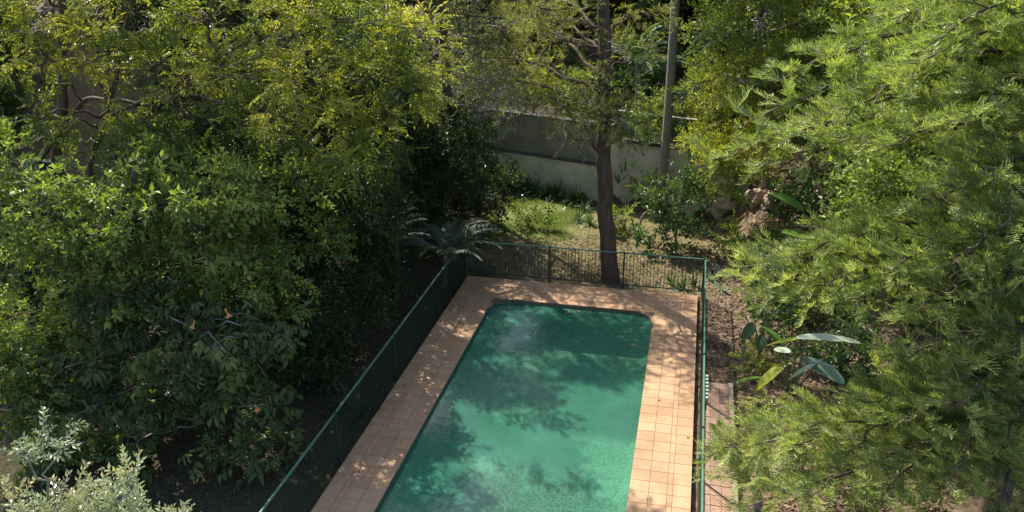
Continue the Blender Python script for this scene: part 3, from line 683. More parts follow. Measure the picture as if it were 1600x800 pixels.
tree('shade_tree', 'broad dark tree with dull foliage shading the corner behind the fence', gp(-9.3, 28.0),
     [at(690, 300, 28), at(700, 150, 28), at(690, 20, 28), at(690, -100, 28)], 0.22, 0.08,
     [(650, 205, 27, 1.2), (720, 215, 28, 1.3), (640, 285, 26.5, 1.1), (700, 295, 27.5, 1.3), (755, 290, 29, 1.0), (735, 340, 28.5, .9), (655, 340, 26, .8), (590, 160, 27, 1.2), (580, 260, 26, 1.2),
      (680, -40, 28, .9), (630, -120, 28, 1.2)],
     SP['small'], 'dark', 'bark', subs=20, sprays=14, sub_r=.4, tint=.35, tvar=.15, sc=1.35, limb=.06,
     world_clumps=[(-9.5, 27.8, 10.0, 1.0), (-11, 28, 9.3, 1.2), (-12.2, 27, 11, 1.2)])
tree('grey_twig_tree', 'thin leafed tree with a tangle of pale grey twigs above the grey wall', gp(-8.0, 30.8),
     [at(745, 250, 30.8), at(750, 120, 30.6), at(740, 0, 30.5), at(745, -80, 30.5)], 0.15, 0.05,
     [(730, 60, 30, 1.0), (780, 40, 30, .9), (700, 110, 29.5, .9), (770, 130, 30, .8), (720, 165, 29.5, .7), (800, 90, 30.5, .8), (690, 20, 30, .9), (740, -40, 30, 1.0), (800, -20, 30, .9), (795, 190, 30, .4)],
     SP['small'], 'grey', 'bark_grey', subs=15, sprays=7, sub_r=.42, tint=.5, sc=.95, twig=.022, inner=.3)

def bare_twigs(root, spots, n, length, r, mat='bark_grey', hang=.5):
    m_ = MB(); b = np.array(root.location)
    for k in range(n):
        q = spots[k % len(spots)]; c = np.array(q[0]) + rng.normal(0, q[1], 3); d = rdir(1)[0] * [1, 1, .5]; d[2] -= hang * rng.uniform(0, 1.2); l = length * rng.uniform(.5, 1.3)
        p = smooth_path([c, c + d * l * .4 + rng.normal(0, .08, 3), c + d * l * .75 + rng.normal(0, .14, 3), c + d * l + rng.normal(0, .2, 3)], 9)
        tube(m_, p - b, np.linspace(r, r * .35, 9), 4, cap=False)
        for j in range(2):
            e = p[rng.integers(3, 8)]; tube(m_, curve(e, e + (d * .3 + rdir(1)[0] * .4) * l * .6, 0, 4, .03) - b, np.linspace(r * .6, r * .25, 4), 4, cap=False)
    tag(m_.build('bare_twigs', M[mat], root, smooth=True), kind='stuff')
gt = [o for o in col.objects if o.name == 'grey_twig_tree'][0]
bare_twigs(gt, [(at(a, b, 28.6), .4) for a, b in ((720, 100), (770, 110), (705, 140), (735, 150), (790, 130), (720, 70), (800, 150), (755, 130), (700, 60))], 190, 1.1, .015)

# ---------------------------------------------------------------- central tree, palm, right broadleaf tree
tb = gp(-2.2, 25.35)
tree('central_tree', 'tall dark trunked tree with drooping olive foliage just beyond the far fence', tb,
     [at(944, 300, 25.5), at(943, 150, 25.6), at(946, 0, 25.6), at(950, -120, 25.6), at(955, -230, 25.6)], 0.275, 0.11,
     [(895, 190, 25, .6), (860, 150, 25, .7), (925, 135, 24.6, .7), (805, 125, 26, .7), (780, 50, 26.5, .8), (860, 60, 25.5, .8), (985, 90, 26, .6), (965, 185, 24.6, .5), (905, 30, 25, .7),
      (710, 30, 27, .7), (1000, 20, 26, .7), (890, 215, 24.7, .3), (945, 180, 24.3, .4), (975, 140, 24.6, .45), (740, 90, 27, .6), (835, 20, 25, .7), (985, 210, 24.6, .3),
      (930, -60, 25.5, .9), (1010, -60, 26, .8)],
     SP['fine'], 'olive', 'bark_red', subs=13, sprays=12, sub_r=.4, droop=.4, tint=.45, tvar=.2, limb=.07, sc=1.1, twig=.014,
     world_clumps=[(-1.2, 25.5, 11.0, .9), (-2.5, 25.2, 12.5, .8), (-6.3, 29.7, 6.2, .8), (-6.4, 29.9, 7.3, .8), (-6.2, 29.8, 8.4, .8), (-6.0, 29.6, 9.4, .8), (-5.6, 29.3, 7.8, .7)])
ct = [o for o in col.objects if o.name == 'central_tree'][0]
bare_twigs(ct, [(at(a, b, 24.8), .3) for a, b in ((895, 195), (860, 170), (820, 150), (930, 170), (880, 90), (970, 170))], 40, .9, .012, hang=.9)
# frond of a palm: rachis and leaflets
def frond_mesh(name, L, n, ll, lw, mat, arch=0.5, droop=0.5, seed=1):
    r = np.random.default_rng(seed); m_ = MB()
    s = np.linspace(0, 1, 14); path = np.stack([0 * s, L * (s - .12 * s ** 3), arch * L * (s - 1.25 * s ** 2.2) * .8], 1)
    tube(m_, path, np.linspace(.02, .004, 14), 5, t=.6)
    for k in range(n):
        q = .14 + .86 * (k + .5) / n; p = np.array([np.interp(q, s, path[:, j]) for j in range(3)]); l = ll * math.sin(math.pi * (.12 + .8 * q)) ** .6 * r.uniform(.85, 1.1)
        for sd_ in (-1, 1):
            d = unit(np.array([sd_ * 1.0, .55 + .5 * q, .25 + r.normal(0, .08)])); side = unit(np.cross(d, [0, 0, 1]))
            a = p; b = p + d * l * .5; c = p + d * l + np.array([0, 0, -droop * l * r.uniform(.7, 1.2)]); w = lw * side
            m_.add([a - w * .4, a + w * .4, b + w, b - w, c], [(0, 1, 2), (0, 2, 3), (3, 2, 4)], .4 + r.normal(0, .12))
    me = m_.mesh(name); me.materials.append(M[mat]); return me
def palm(name, label, base, top, r0, r1, fronds, me, cat='palm', rings=True, bark='bark_palm', el=(0.1, 1.1), sc=(0.85, 1.1), dirs=None, group=None, leafname='frond'):
    root = thing(name, label, cat, base, group); b = np.asarray(base, float); tp = np.asarray(top, float)
    m_ = MB(); k = 60 if rings else 10; s = np.linspace(0, 1, k)[:, None]
    p = (b - [0, 0, .2]) + (tp - b + [0, 0, .2]) * s; p[:, 0] += .12 * np.sin(s[:, 0] * 3)
    rad = r0 + (r1 - r0) * s[:, 0]
    if rings: rad = rad * (1 + .055 * (np.arange(k) % 2))
    rad[0] *= 1.4; tube(m_, p - b, rad, 12); m_.build('trunk', M[bark], root, smooth=True)
    tip = p[-1] - b
    for j in range(fronds):
        a = (j * 2.4 + rng.normal(0, .2)) if dirs is None else dirs[j][0]; e = rng.uniform(*el) if dirs is None else dirs[j][1]
        z = dirs[j][2] if dirs is not None and len(dirs[j]) > 2 else rng.uniform(*sc)
        obj(leafname, me, root, tuple(tip - [0, 0, .03]), (e, rng.normal(0, .2), a - math.pi / 2), z)
    return root
f_big = frond_mesh('frond', 2.6, 34, .55, .022, 'palm', seed=3)
f_blue = frond_mesh('frond', 2.1, 34, .46, .030, 'fern', arch=.6, droop=.3, seed=4)
f_low = frond_mesh('frond', 1.5, 26, .40, .016, 'needle', arch=.55, droop=.3, seed=5)
pb = gp(-1.02, 31.9)
palm('ringed_palm', 'tall slender palm with ringed grey trunk in front of the pale wall', pb, at(1062, -190, 32.3), .165, .15, 14, f_big, el=(-.3, 1.0))
palm('fan_palm', 'leafy palm with arching green fronds standing on the terrace', gp(-2.6, 38.0), gp(-2.6, 38.0) + [0, 0, 2.3], .16, .13, 13, f_big, el=(.1, 1.2))
palm('fan_palm', 'palm with pale arching fronds rising beside the turquoise pool', gp(-1.6, 44.6), gp(-1.6, 44.6) + [0, 0, 3.0], .16, .13, 12, f_big, el=(.1, 1.2))
palm('blue_palm', 'blue green palm arching over the fence corner of the pool deck', gp(-7.4, 23.75), gp(-7.4, 23.75) + [0, 0, 1.0], .09, .10, 10, f_blue, rings=False, bark='bark',
     dirs=[(-1.1, .42, .95), (.1, .35, 1.0), (.75, .4, 1.1), (1.5, .35, 1.05), (2.3, .3, 1.1), (3.1, .3, 1.1), (3.9, .4, 1.0), (.4, .8, .95), (4.6, .5, .9), (-.45, .35, .9)])
palm('blue_palm', 'blue green palm spreading its fronds beside the slim brown trunk', gp(-9.3, 22.6), gp(-9.3, 22.6) + [0, 0, 1.2], .10, .10, 11, f_blue, rings=False, bark='bark', el=(.3, .9))
tree('yellow_green_tree', 'rounded tree with yellow green small leaves on the bank beyond the path', gp(2.6, 31.5),
     [at(1195, 290, 31.3), at(1190, 180, 31), at(1185, 80, 31), at(1190, 0, 31)], 0.16, 0.06,
     [(1115, 50, 30, 1.2), (1200, 30, 30.5, 1.2), (1290, 30, 31, 1.2), (1160, 125, 29.5, 1.2), (1100, 130, 31, .8), (1100, 215, 30, .7), (1230, 105, 29.5, 1.2), (1125, 255, 29, .7), (1340, 15, 30, 1.0),
      (1180, 215, 29, 1.0), (1150, 280, 28.5, .6), (1250, 190, 29, 1.0), (1110, -40, 30.5, 1.1), (1220, -60, 31, 1.3), (1330, -60, 31, 1.2), (1400, 60, 30.5, 1.1)],
     SP['small'], 'yellow', 'bark_grey', subs=19, sprays=15, sub_r=.38, tint=.4, tvar=.24, up_t=.3, sc=1.15)

# ---------------------------------------------------------------- the needle leaved conifer on the right
cb = gp(5.9, 14.2)
conifer = thing('conifer', 'large needle leaved conifer with tiered branches over the garden path', 'tree', cb)
W = MB(); Lf = MB()
cpath = smooth_path([cb - [0, 0, .3], cb + [0, 0, 4], cb + [.05, .1, 8], cb + [0, .1, 13.5]], 24); tube(W, cpath, np.linspace(.26, .06, 24), 12)
def conifer_branch(tip, z0, dens=1.0, tint=.36):
    a = np.array([np.interp(z0, cpath[:, 2], cpath[:, j]) for j in range(3)]); tip = np.asarray(tip, float); L = np.linalg.norm(tip - a)
    p = curve(a, tip, .10 * L, 18, .03); tube(W, p, np.linspace(.055, .010, 18), 6, t=.5, cap=False)
    s = np.linspace(0, 1, 18); nb = int(L / .185 * dens)
    ax = unit(tip - a); side = unit(np.cross(ax, [0, 0, 1]))
    P, D, Tn = [], [], []
    for k in range(nb):
        q = .12 + .88 * (k + rng.uniform(0, 1)) / nb; c = np.array([np.interp(q, s, p[:, j]) for j in range(3)])
        sg = 1 if k % 2 else -1; lb = (0.25 + 1.15 * (1 - q) ** .8) * rng.uniform(.6, 1.15) * min(1, L / 3.5)
        d = unit(side * sg * rng.uniform(.5, 1.0) + ax * rng.uniform(.5, .9) + np.array([0, 0, rng.normal(.0, .30)]))
        e = c + d * lb + np.array([0, 0, -.10 * lb])
        tube(W, curve(c, e, .05 * lb, 4), np.linspace(.012, .004, 4), 4, cap=False)
        m = max(2, int(lb / .10)); u = np.linspace(.15, 1, m)
        bt = tint + rng.normal(0, .2)  # random tint imitates lit and dark sprays
        for v in u:
            for _ in range(2):
                P.append(c + (e - c) * v + rng.normal(0, .035, 3)); D.append(d + rng.normal(0, .33, 3) + [0, 0, .12]); Tn.append(bt + .15 * v + rng.normal(0, .08))
    place(Lf, SP['needle'], np.array(P), np.array(D), rng.normal(0, .55, len(P)), rng.uniform(.65, 1.25, len(P)), np.array(Tn))
cbr = [  # (px, py, Y, z on the trunk)
    (1160, 195, 13.0, 8.6), (1140, 425, 14.0, 4.9), (1165, 470, 13.6, 4.8), (1225, 405, 13.6, 5.7), (1290, 385, 13.0, 6.0), (1250, 470, 12.6, 5.2), (1110, 250, 14.4, 7.5), (1210, 130, 13.5, 9.3), (1290, 90, 14.0, 9.9), (1370, 60, 14.5, 10.4), (1250, 210, 12.2, 8.2), (1330, 170, 11.8, 8.8), (1430, 20, 13.0, 10.8), (1420, 120, 11.5, 9.3), (1410, 225, 11.2, 7.9),
    (1470, 60, 11.0, 9.9), (1520, 180, 10.6, 8.4), (1180, 260, 14.5, 7.4),
    (1150, 440, 13.4, 5.4), (1200, 450, 12.8, 5.4), (1290, 445, 12.0, 5.4), (1330, 480, 11.6, 5.1), (1400, 420, 11.3, 6.0), (1470, 320, 11.2, 6.9), (1480, 420, 10.6, 6.0), (1500, 300, 10.8, 7.0), (1560, 360, 10.4, 6.6),
    (1215, 680, 13.0, 2.5), (1105, 715, 13.8, 2.2), (1230, 700, 12.4, 2.5), (1340, 640, 11.8, 3.2), (1330, 690, 11.6, 2.8), (1260, 780, 11.6, 2.2), (1420, 560, 11.2, 4.3), (1420, 660, 11.0, 3.4), (1380, 770, 11.0, 2.5),
    (1500, 540, 10.7, 4.6), (1500, 640, 10.6, 3.8), (1480, 750, 10.5, 2.9), (1570, 700, 10.4, 3.4), (1580, 560, 10.3, 4.8), (1170, 790, 12.8, 1.7), (1560, 800, 10.6, 2.4), (1130, 700, 14.2, 2.2), (1440, 480, 11.0, 5.2), (1560, 460, 10.4, 5.6)]
for (px, py, Yd, z0) in cbr: conifer_branch(at(px, py, Yd), z0 + .15, 1.0)
for k in range(22):
    a = rng.uniform(-1.9, 1.9); z0 = 1.8 + k * .5; l = (3.9 - .2 * k * .5) * rng.uniform(.8, 1.1)
    conifer_branch(np.array([5.9 + l * math.cos(a), 14.2 + l * math.sin(a), z0 - .2 + rng.normal(0, .2)]), z0, .7)
for mbx in (W, Lf): mbx.v = [v - np.float32(cb) for v in mbx.v]
W.build('trunk', M['bark'], conifer, smooth=True)
bare_twigs(conifer, [(at(a, b, c), .3) for a, b, c in ((1400, 470, 10.9), (1480, 510, 10.5), (1550, 440, 10.2), (1430, 250, 11), (1340, 540, 11.4), (1500, 330, 10.6), (1440, 620, 10.8), (1550, 600, 10.2), (1280, 220, 11.9), (1340, 720, 11.3))], 36, .5, .005, mat='bark', hang=.2); tag(Lf.build('crown', M['needle'], conifer), kind='stuff')
palm('low_palm', 'low feathery palm spilling over the path kerb under the conifer', gp(1.75, 14.6), gp(1.75, 14.6) + [0, 0, .5], .10, .08, 12, f_low, rings=False, el=(.2, .9))

# ---------------------------------------------------------------- silver shrub under the camera's building, bottom left
sb = gp(-6.4, 7.2)
tree('silver_leaf_tree', 'pale silvery small leafed treetop rising in front of the dark trumpet shrub', sb, [sb + [.1, 0, 2.2], at(140, 900, 7.0)], 0.10, .05,
     [(40, 836, 6.8, .34), (110, 830, 6.8, .34), (180, 834, 6.8, .34), (250, 842, 6.9, .28), (100, 850, 6.6, .4), (200, 860, 6.6, .4), (20, 860, 6.4, .4), (85, 790, 7.0, .14), (208, 745, 7.0, .11), (205, 770, 7.0, .12), (70, 690, 7.0, .09), (45, 720, 7.0, .09), (140, 785, 6.9, .14), (20, 795, 6.9, .14), (280, 860, 6.7, .35), (140, 900, 6.6, .5)],
     SP['sil'], 'silver', 'bark_grey', subs=55, sprays=6, sub_r=.14, tint=.72, tvar=.2, up_t=.2, sc=.85, twig=.006, limb=.02, droop=-.35, zb=.7)

# ---------------------------------------------------------------- woodland behind
def wood_proto(temps, leafm, h, seed):
    W = MB(); Lf = MB(); path = smooth_path([(0, 0, -.5), (.1, 0, h * .4), (-.1, .1, h * .8)], 12); tube(W, path, np.linspace(.28, .1, 12), 8)
    cs, rs = [], []
    for k in range(26):
        u = rdir(1)[0]; z = h * (.55 + .42 * u[2]); rr = h * .27 * math.sqrt(max(0.1, 1 - u[2] ** 2 * .7)); a = rng.uniform(0, 6.28)
        cs.append(np.array([rr * math.cos(a), rr * math.sin(a), z])); rs.append(rng.uniform(1.0, 1.7))
    for c in cs: limb_to(W, path, c, .08, .02)
    foliage(Lf, W, cs, rs, temps, subs=11, sprays=9, sub_r=.6, tint=.45, tvar=.2, sc=1.25, twig=.02)
    t = W.mesh('trunk'); t.materials.append(M['bark']); c = Lf.mesh('crown'); c.materials.append(M[leafm]); return t, c
protos = [wood_proto(SP['back'], 'dark', 12, 1), wood_proto(SP['back'], 'green', 11, 2), wood_proto(SP['back'], 'olive', 12, 3)]
wl = ['dark leafed tree in the woodland behind the garden', 'fresh green leafed tree in the woodland behind the garden', 'olive leafed tree in the woodland behind the garden']
spots = []
for px_, Yw in ((-40, 27), (330, 25.5), (430, 28), (520, 31), (260, 31), (480, 38), (380, 42), (620, 52), (780, 50), (850, 46), (560, 54), (900, 56), (970, 52), (1010, 60), (1070, 55), (1130, 48), (1200, 54),
                 (1280, 44), (1360, 50), (1260, 36), (1380, 36), (1470, 40), (1560, 45), (1480, 29), (1600, 32), (1440, 60), (720, 60), (820, 64), (300, 50), (150, 42), (1560, 24), (1700, 30), (30, 50)):
    p = at(px_, 100, Yw); spots.append((p[0], Yw, 1.5 if (930 < px_ < 1300 and Yw > 43) else .85 if (740 < px_ < 930) else 1.0))
for k, (x_, y_, hs_) in enumerate(spots):
    kind = [1, 0, 2, 1, 0][k % 5]; s_ = rng.uniform(.85, 1.05) * hs_
    if y_ < 35 and x_ < 0: s_ *= .85
    g_ = gp(x_, y_); r_ = thing('woodland_tree', wl[kind], 'tree', g_, 'trees in the woodland behind the garden', rng.uniform(0, 6.28)); r_.scale = (s_, s_, s_)
    obj('trunk', protos[kind][0], r_); tag(obj('crown', protos[kind][1], r_), kind='stuff')

# ---------------------------------------------------------------- shrubs and garden plants
def bush(name, label, px, py, h, clumps, temps, leafm, cat='shrub', **kw):
    g_ = atg(px, py); g_[2] = float(gz(g_[0], g_[1]))
    kw.setdefault('subs', 16); kw.setdefault('sprays', 10)
    return tree(name, label, g_, [g_ + [0, 0, h * .5], g_ + [.05, 0, h * .8]], .05, .02, [], temps, leafm, 'stem', cat=cat, limb=.02, world_clumps=[(g_[0] + a, g_[1] + b, g_[2] + c, r) for a, b, c, r in clumps], **kw)
bush('glossy_shrub', 'big shrub with large glossy leaves beyond the right end of the far fence', 1055, 395, 2.4, [(-.5, 0, .7, .7), (.4, .1, .8, .7), (0, .3, 1.5, .8), (-.4, .6, 2.0, .7), (.6, .6, 1.9, .7), (0, .8, 2.6, .6)], SP['gloss'], 'shrub', sprays=5, sub_r=.3, tint=.4, tvar=.25)
for k, (tx, ty, mt, sp_, lb) in enumerate((
    (-9.5, 37.6, 'green', 'small', 'leafy green terrace bush rising over the grey wall behind the twiggy tree'), (-7.0, 37.0, 'yellow', 'small', 'sunlit yellow green terrace bush above the middle of the grey wall'),
    (-4.6, 36.6, 'green', 'oval', 'bright leafed terrace bush above the grey wall, behind the dark trunk'), (-2.9, 40.5, 'shrub', 'gloss', 'glossy leafed terrace bush behind the glass fence'),
    (0.6, 36.4, 'yellow', 'small', 'yellow green terrace bush in front of the turquoise pool'), (2.6, 36.8, 'green', 'oval', 'dense green terrace bush covering the near edge of the turquoise pool'), (-6.2, 41.5, 'olive', 'small', 'tall olive green bush at the back of the terrace'))):
    g_ = gp(tx, ty); hh = rng.uniform(1.0, 1.4) if tx > -3.5 else rng.uniform(1.5, 2.2)
    if tx > 0: hh = .9
    tree('terrace_bush', lb, g_, [g_ + [0, 0, hh * .5], g_ + [.05, 0, hh * .8]], .05, .02, [], SP[sp_], mt, 'stem', cat='shrub', limb=.02,
         world_clumps=[(tx + a * .8, ty + b * .5, g_[2] + hh * c, .75) for a, b, c in ((0, 0, .5), (-1, 0, .45), (1, .2, .5), (-.5, .5, .85), (.5, .4, .9), (0, 0, 1.1))], subs=14, sprays=8, sub_r=.4, tint=.5, tvar=.2, sc=1.2)
bush('low_shrub', 'low fresh green shrub at the foot of the dark trunk', 975, 365, .7, [(0, 0, .35, .5), (.4, .2, .3, .4), (-.2, .3, .4, .4)], SP['oval'], 'green', tint=.6)
bush('leafy_shrub', 'leafy yellow green shrub between the palm trunk and the glossy shrub', 1020, 320, 1.4, [(0, 0, .6, .6), (-.4, .3, .9, .5), (.4, .3, 1.1, .6), (0, .5, 1.5, .5)], SP['small'], 'yellow', tint=.4)
bush('climbing_shrub', 'bright shrub spilling over the pale wall by the palm', 1005, 262, 2.8, [(.2, -.1, 1.9, .5), (.3, -.1, 2.5, .5), (0, -.2, 1.3, .4)], SP['oval'], 'green', tint=.6, sprays=12)
bush('lawn_shrub', 'small dark bush at the edge of the bright lawn', 825, 355, .6, [(0, 0, .3, .4), (.3, 0, .25, .3)], SP['oval'], 'green', tint=.3)
bush('corner_shrub', 'shaded leafy shrub left of the lawn by the low wall', 790, 300, 1.0, [(0, 0, .5, .6), (-.5, .2, .7, .6), (-.7, -.5, .5, .6), (-.3, -1.2, .45, .5)], SP['gloss'], 'shrub', sprays=5, tint=.3)
bush('bank_shrub', 'green leafy shrub on the bank beside the sandstone rocks', 1225, 345, 1.2, [(0, 0, .5, .6), (.6, 0, .6, .6), (.3, .5, .9, .6)], SP['gloss'], 'shrub', sprays=6, tint=.5)
bush('bank_shrub', 'yellowish low shrub growing on the leaf strewn bank', 1170, 400, .8, [(0, 0, .3, .4), (.4, .2, .4, .45), (.8, .1, .5, .5)], SP['small'], 'yellow', tint=.3)
bush('bank_shrub', 'bushy shrub between the big leaves and the conifer', 1280, 420, 1.0, [(0, 0, .4, .6), (.6, .1, .6, .7), (1.2, 0, .6, .6)], SP['small'], 'green', tint=.5)
bush('bank_shrub', 'light green bush at the top of the leaf strewn bank under the yellow tree', 1190, 290, 1.2, [(0, 0, .5, .6), (-.7, .2, .6, .6), (.7, .1, .7, .6)], SP['small'], 'yellow', tint=.45)
bush('bank_shrub', 'pale variegated groundcover bush just uphill of the path end', 1215, 425, .7, [(0, 0, .3, .5), (.6, .2, .4, .5), (-.4, .3, .25, .4)], SP['oval'], 'silver', tint=.5, sprays=7)
bush('bank_shrub', 'small green shrub on the mulch beyond the far right fence post', 1140, 398, .7, [(0, 0, .3, .4), (.5, .2, .3, .4)], SP['oval'], 'green', tint=.5)
bush('bank_shrub', 'loose leafy shrub on the mulch uphill of the dark glossy big leaved plant', 1185, 455, .8, [(0, 0, .35, .4), (.5, .3, .45, .5), (.9, -.1, .4, .45)], SP['gloss'], 'shrub', sprays=6, tint=.55)
bush('bank_shrub', 'grassy green tuft shrub between the cycad and the fence corner', 1130, 368, .6, [(0, 0, .25, .35), (.5, .3, .3, .4)], SP['small'], 'yellow', tint=.35)
bush('bank_shrub', 'leafy green shrub under the tip of the middle conifer tier', 1225, 385, .9, [(0, 0, .4, .5), (.6, .3, .5, .5), (-.3, .6, .4, .4)], SP['small'], 'green', tint=.5)
bush('bank_shrub', 'round green shrub on the mulch between the glossy and the torn leaved plants', 1205, 500, .8, [(0, 0, .35, .4), (.4, .4, .4, .45), (.8, 0, .45, .5)], SP['oval'], 'green', tint=.45)
bush('bank_shrub', 'low spreading shrub where the path ends at the mulch', 1175, 600, .5, [(0, 0, .25, .3), (.25, .6, .3, .35)], SP['pin'], 'yellow', tint=.4)
bush('fern_shrub', 'dark low fern like shrub against the left fence bars', 520, 585, .5, [(0, 0, .3, .4), (-.5, -.4, .3, .45), (-.9, .3, .35, .5)], SP['pin'], 'dark', tint=.5)
bush('fern_shrub', 'leafy low plant on the dark earth below the trumpet shrub', 395, 750, .5, [(0, 0, .3, .4), (-.5, .2, .35, .4), (.4, .5, .3, .35), (-.2, 1.0, .35, .4)], SP['drape'], 'trumpet', sprays=5, tint=.5)
bush('bank_shrub', 'dark leafy undergrowth bush behind the yellowing torn leaves', 1290, 590, 1.2, [(0, 0, .5, .6), (.7, .2, .6, .7), (1.4, .1, .6, .7), (-.2, .7, .4, .5)], SP['gloss'], 'shrub', sprays=6, tint=.45)
bush('bank_shrub', 'dark leafy undergrowth bush uphill of the torn leaves', 1250, 500, 1.2, [(0, 0, .5, .6), (.7, .2, .6, .7), (1.4, .1, .6, .7)], SP['oval'], 'green', tint=.3)
bush('bank_shrub', 'feathery green undergrowth just outside the path kerb', 1185, 690, .6, [(0, 0, .25, .4), (.3, .8, .3, .4), (.35, -.8, .3, .4)], SP['pin'], 'green', tint=.4)
bush('bank_shrub', 'feathery green undergrowth below the lowest conifer branches', 1290, 760, .7, [(0, 0, .3, .5), (.8, .5, .3, .5), (.9, -.6, .3, .5), (1.7, .1, .35, .5), (2.3, .8, .35, .5), (-.3, 1.0, .3, .4)], SP['pin'], 'green', tint=.4)
bush('trunk_shrub', 'leafy vine clump under the conifer beside the big leaves', 1200, 540, 1.1, [(-.2, 0, .5, .4), (.1, .3, .8, .4), (0, .5, 1.1, .4)], SP['gloss'], 'shrub', sprays=6, tint=.35)
bush('shade_shrub', 'low shrub in deep shade at the foot of the long left fence', 560, 640, .5, [(0, 0, .2, .35), (-.8, .5, .25, .4)], SP['oval'], 'dark', tint=.4)
bush('shade_shrub', 'pale flowered plant with thin arching stems under the trumpet shrub', 330, 740, .8, [(0, 0, .6, .25), (.15, .2, .5, .2)], SP['drape'], 'trumpet', sprays=3, subs=12, tint=.6)
# rosettes of strap leaves
def strap_mesh(n, L, w, seed, up=(.5, 1.3)):
    r = np.random.default_rng(seed); m_ = MB()
    for k in range(n):
        a = r.uniform(0, 6.28); e = r.uniform(*up); l = L * r.uniform(.7, 1.1); s = np.linspace(0, 1, 5)
        rad = l * (s * math.cos(e)); z = l * (math.sin(e) * s - .55 * s ** 2.2 * math.cos(e) * 1.2)
        p = np.stack([rad * math.cos(a), rad * math.sin(a), z], 1); sd_ = np.array([-math.sin(a), math.cos(a), 0]); ww = w * np.array([.7, 1, .9, .6, .05])
        v = np.concatenate([p - sd_ * ww[:, None], p + sd_ * ww[:, None]]); f = [(j, j + 1, 5 + j + 1, 5 + j) for j in range(4)]
        m_.add(v, f, np.clip(.4 + r.normal(0, .2), 0, 1))
    return m_
def strap_plant(name, label, px, py, mat, n=26, L=.7, w=.022, group=None, seed=0, up=(.5, 1.3), xy=None):
    g_ = gp(*xy) if xy is not None else atg(px, py)
    root = thing(name, label, 'plant', (g_[0], g_[1], float(gz(g_[0], g_[1])) - .03), group, rng.uniform(0, 6))
    tag(strap_mesh(n, L, w, seed, up).build('leaves', M[mat], root), kind='stuff')
    return root
for k in range(9):
    p_ = W0 + WD * (-.2 + k * .56) - WN * rng.uniform(.35, .9)
    strap_plant('strap_plant', 'dark strap leaved clump in the row along the low pale wall', 0, 0, 'strap', 44, 1.15, .026, 'strap plants along the low wall', 20 + k, xy=p_)
for k in range(3): strap_plant('strap_plant', 'lighter strap leaved clump between the lawn and the dark wall planting', 818 + k * 22, 300 + rng.uniform(-3, 3), 'shrub', 30, .6, .024, 'lighter strap plants by the lawn', 40 + k)
for k, (a, b) in enumerate(((905, 345), (922, 352), (912, 330))): strap_plant('strap_plant', 'pale green strap leaved clump just left of the dark trunk', a, b, 'shrub', 30, .75, .024, 'strap plants left of the dark trunk', 50 + k)
for k, (a, b) in enumerate(((1068, 452), (1085, 447), (1050, 446))): strap_plant('strap_plant', 'grey green strap leaved clump behind the far fence corner', a, b, 'shrub', 26, .7, .020, 'strap plants behind the fence corner', 60 + k)
for k, (a, b) in enumerate(((1112, 440), (1128, 455), (1112, 425))): strap_plant('strap_plant', 'spiky pale clump on leaf litter outside the right fence', a, b, 'wax', 26, .6, .015, 'spiky clumps outside the right fence', 70 + k)
strap_plant('cordyline', 'tall upright strap leaved plant behind the dark trunk', 968, 305, 'shrub', 60, 1.5, .032, None, 81, (.9, 1.5))
strap_plant('cordyline', 'bright tipped spiky plant leaning on the pale wall', 975, 300, 'big', 30, 1.9, .03, None, 82, (1.1, 1.5))
# cycad with separate fronds, and rocks
f_cyc = frond_mesh('frond', 1.15, 24, .2, .016, 'wax', arch=.5, droop=.1, seed=8)
cg = atg(1160, 328); palm('cycad', 'small pale cycad among sandstone rocks on the bank', (cg[0], cg[1], float(gz(cg[0], cg[1]))), cg + [0, 0, .28], .12, .12, 13, f_cyc, cat='cycad', rings=False, el=(.3, 1.0))
def rock(px, py, sx, sy, sz, label, seed):
    r = np.random.default_rng(seed); g_ = atg(px, py); m_ = MB(); u, v = 20, 12; V = [];
    for j in range(v + 1):
        for k in range(u):
            th = math.pi * j / v; ph = 2 * math.pi * k / u; d = np.array([math.sin(th) * math.cos(ph), math.sin(th) * math.sin(ph), math.cos(th)])
            d = np.sign(d) * np.abs(d) ** .75; V.append(d * [sx, sy, sz] * (1 + (.25 * math.sin(3 * d[0] + seed) * math.cos(4 * d[1] + 2 * d[2] + seed) + r.normal(0, .05) if 0 < j < v else 0)))
    m_.add(V, [(j * u + k, (j + 1) * u + k, (j + 1) * u + (k + 1) % u, j * u + (k + 1) % u) for j in range(v) for k in range(u)])
    o = m_.build('rock', M['rock'], loc=(g_[0], g_[1], float(gz(g_[0], g_[1])) + sz * .4)); o.rotation_euler = (0, 0, r.uniform(0, 3)); tag(o, label, 'rock')
rock(1182, 318, .38, .3, .34, 'upright sandstone rock just right of the small cycad', 1)
rock(1140, 335, .5, .35, .2, 'flat pale sandstone rock just left of the small cycad', 2)
rock(1208, 322, .35, .4, .35, 'smaller sandstone rock behind the upright one', 3)
rock(1120, 285, .4, .3, .22, 'sandstone rock under the yellow green tree', 4)
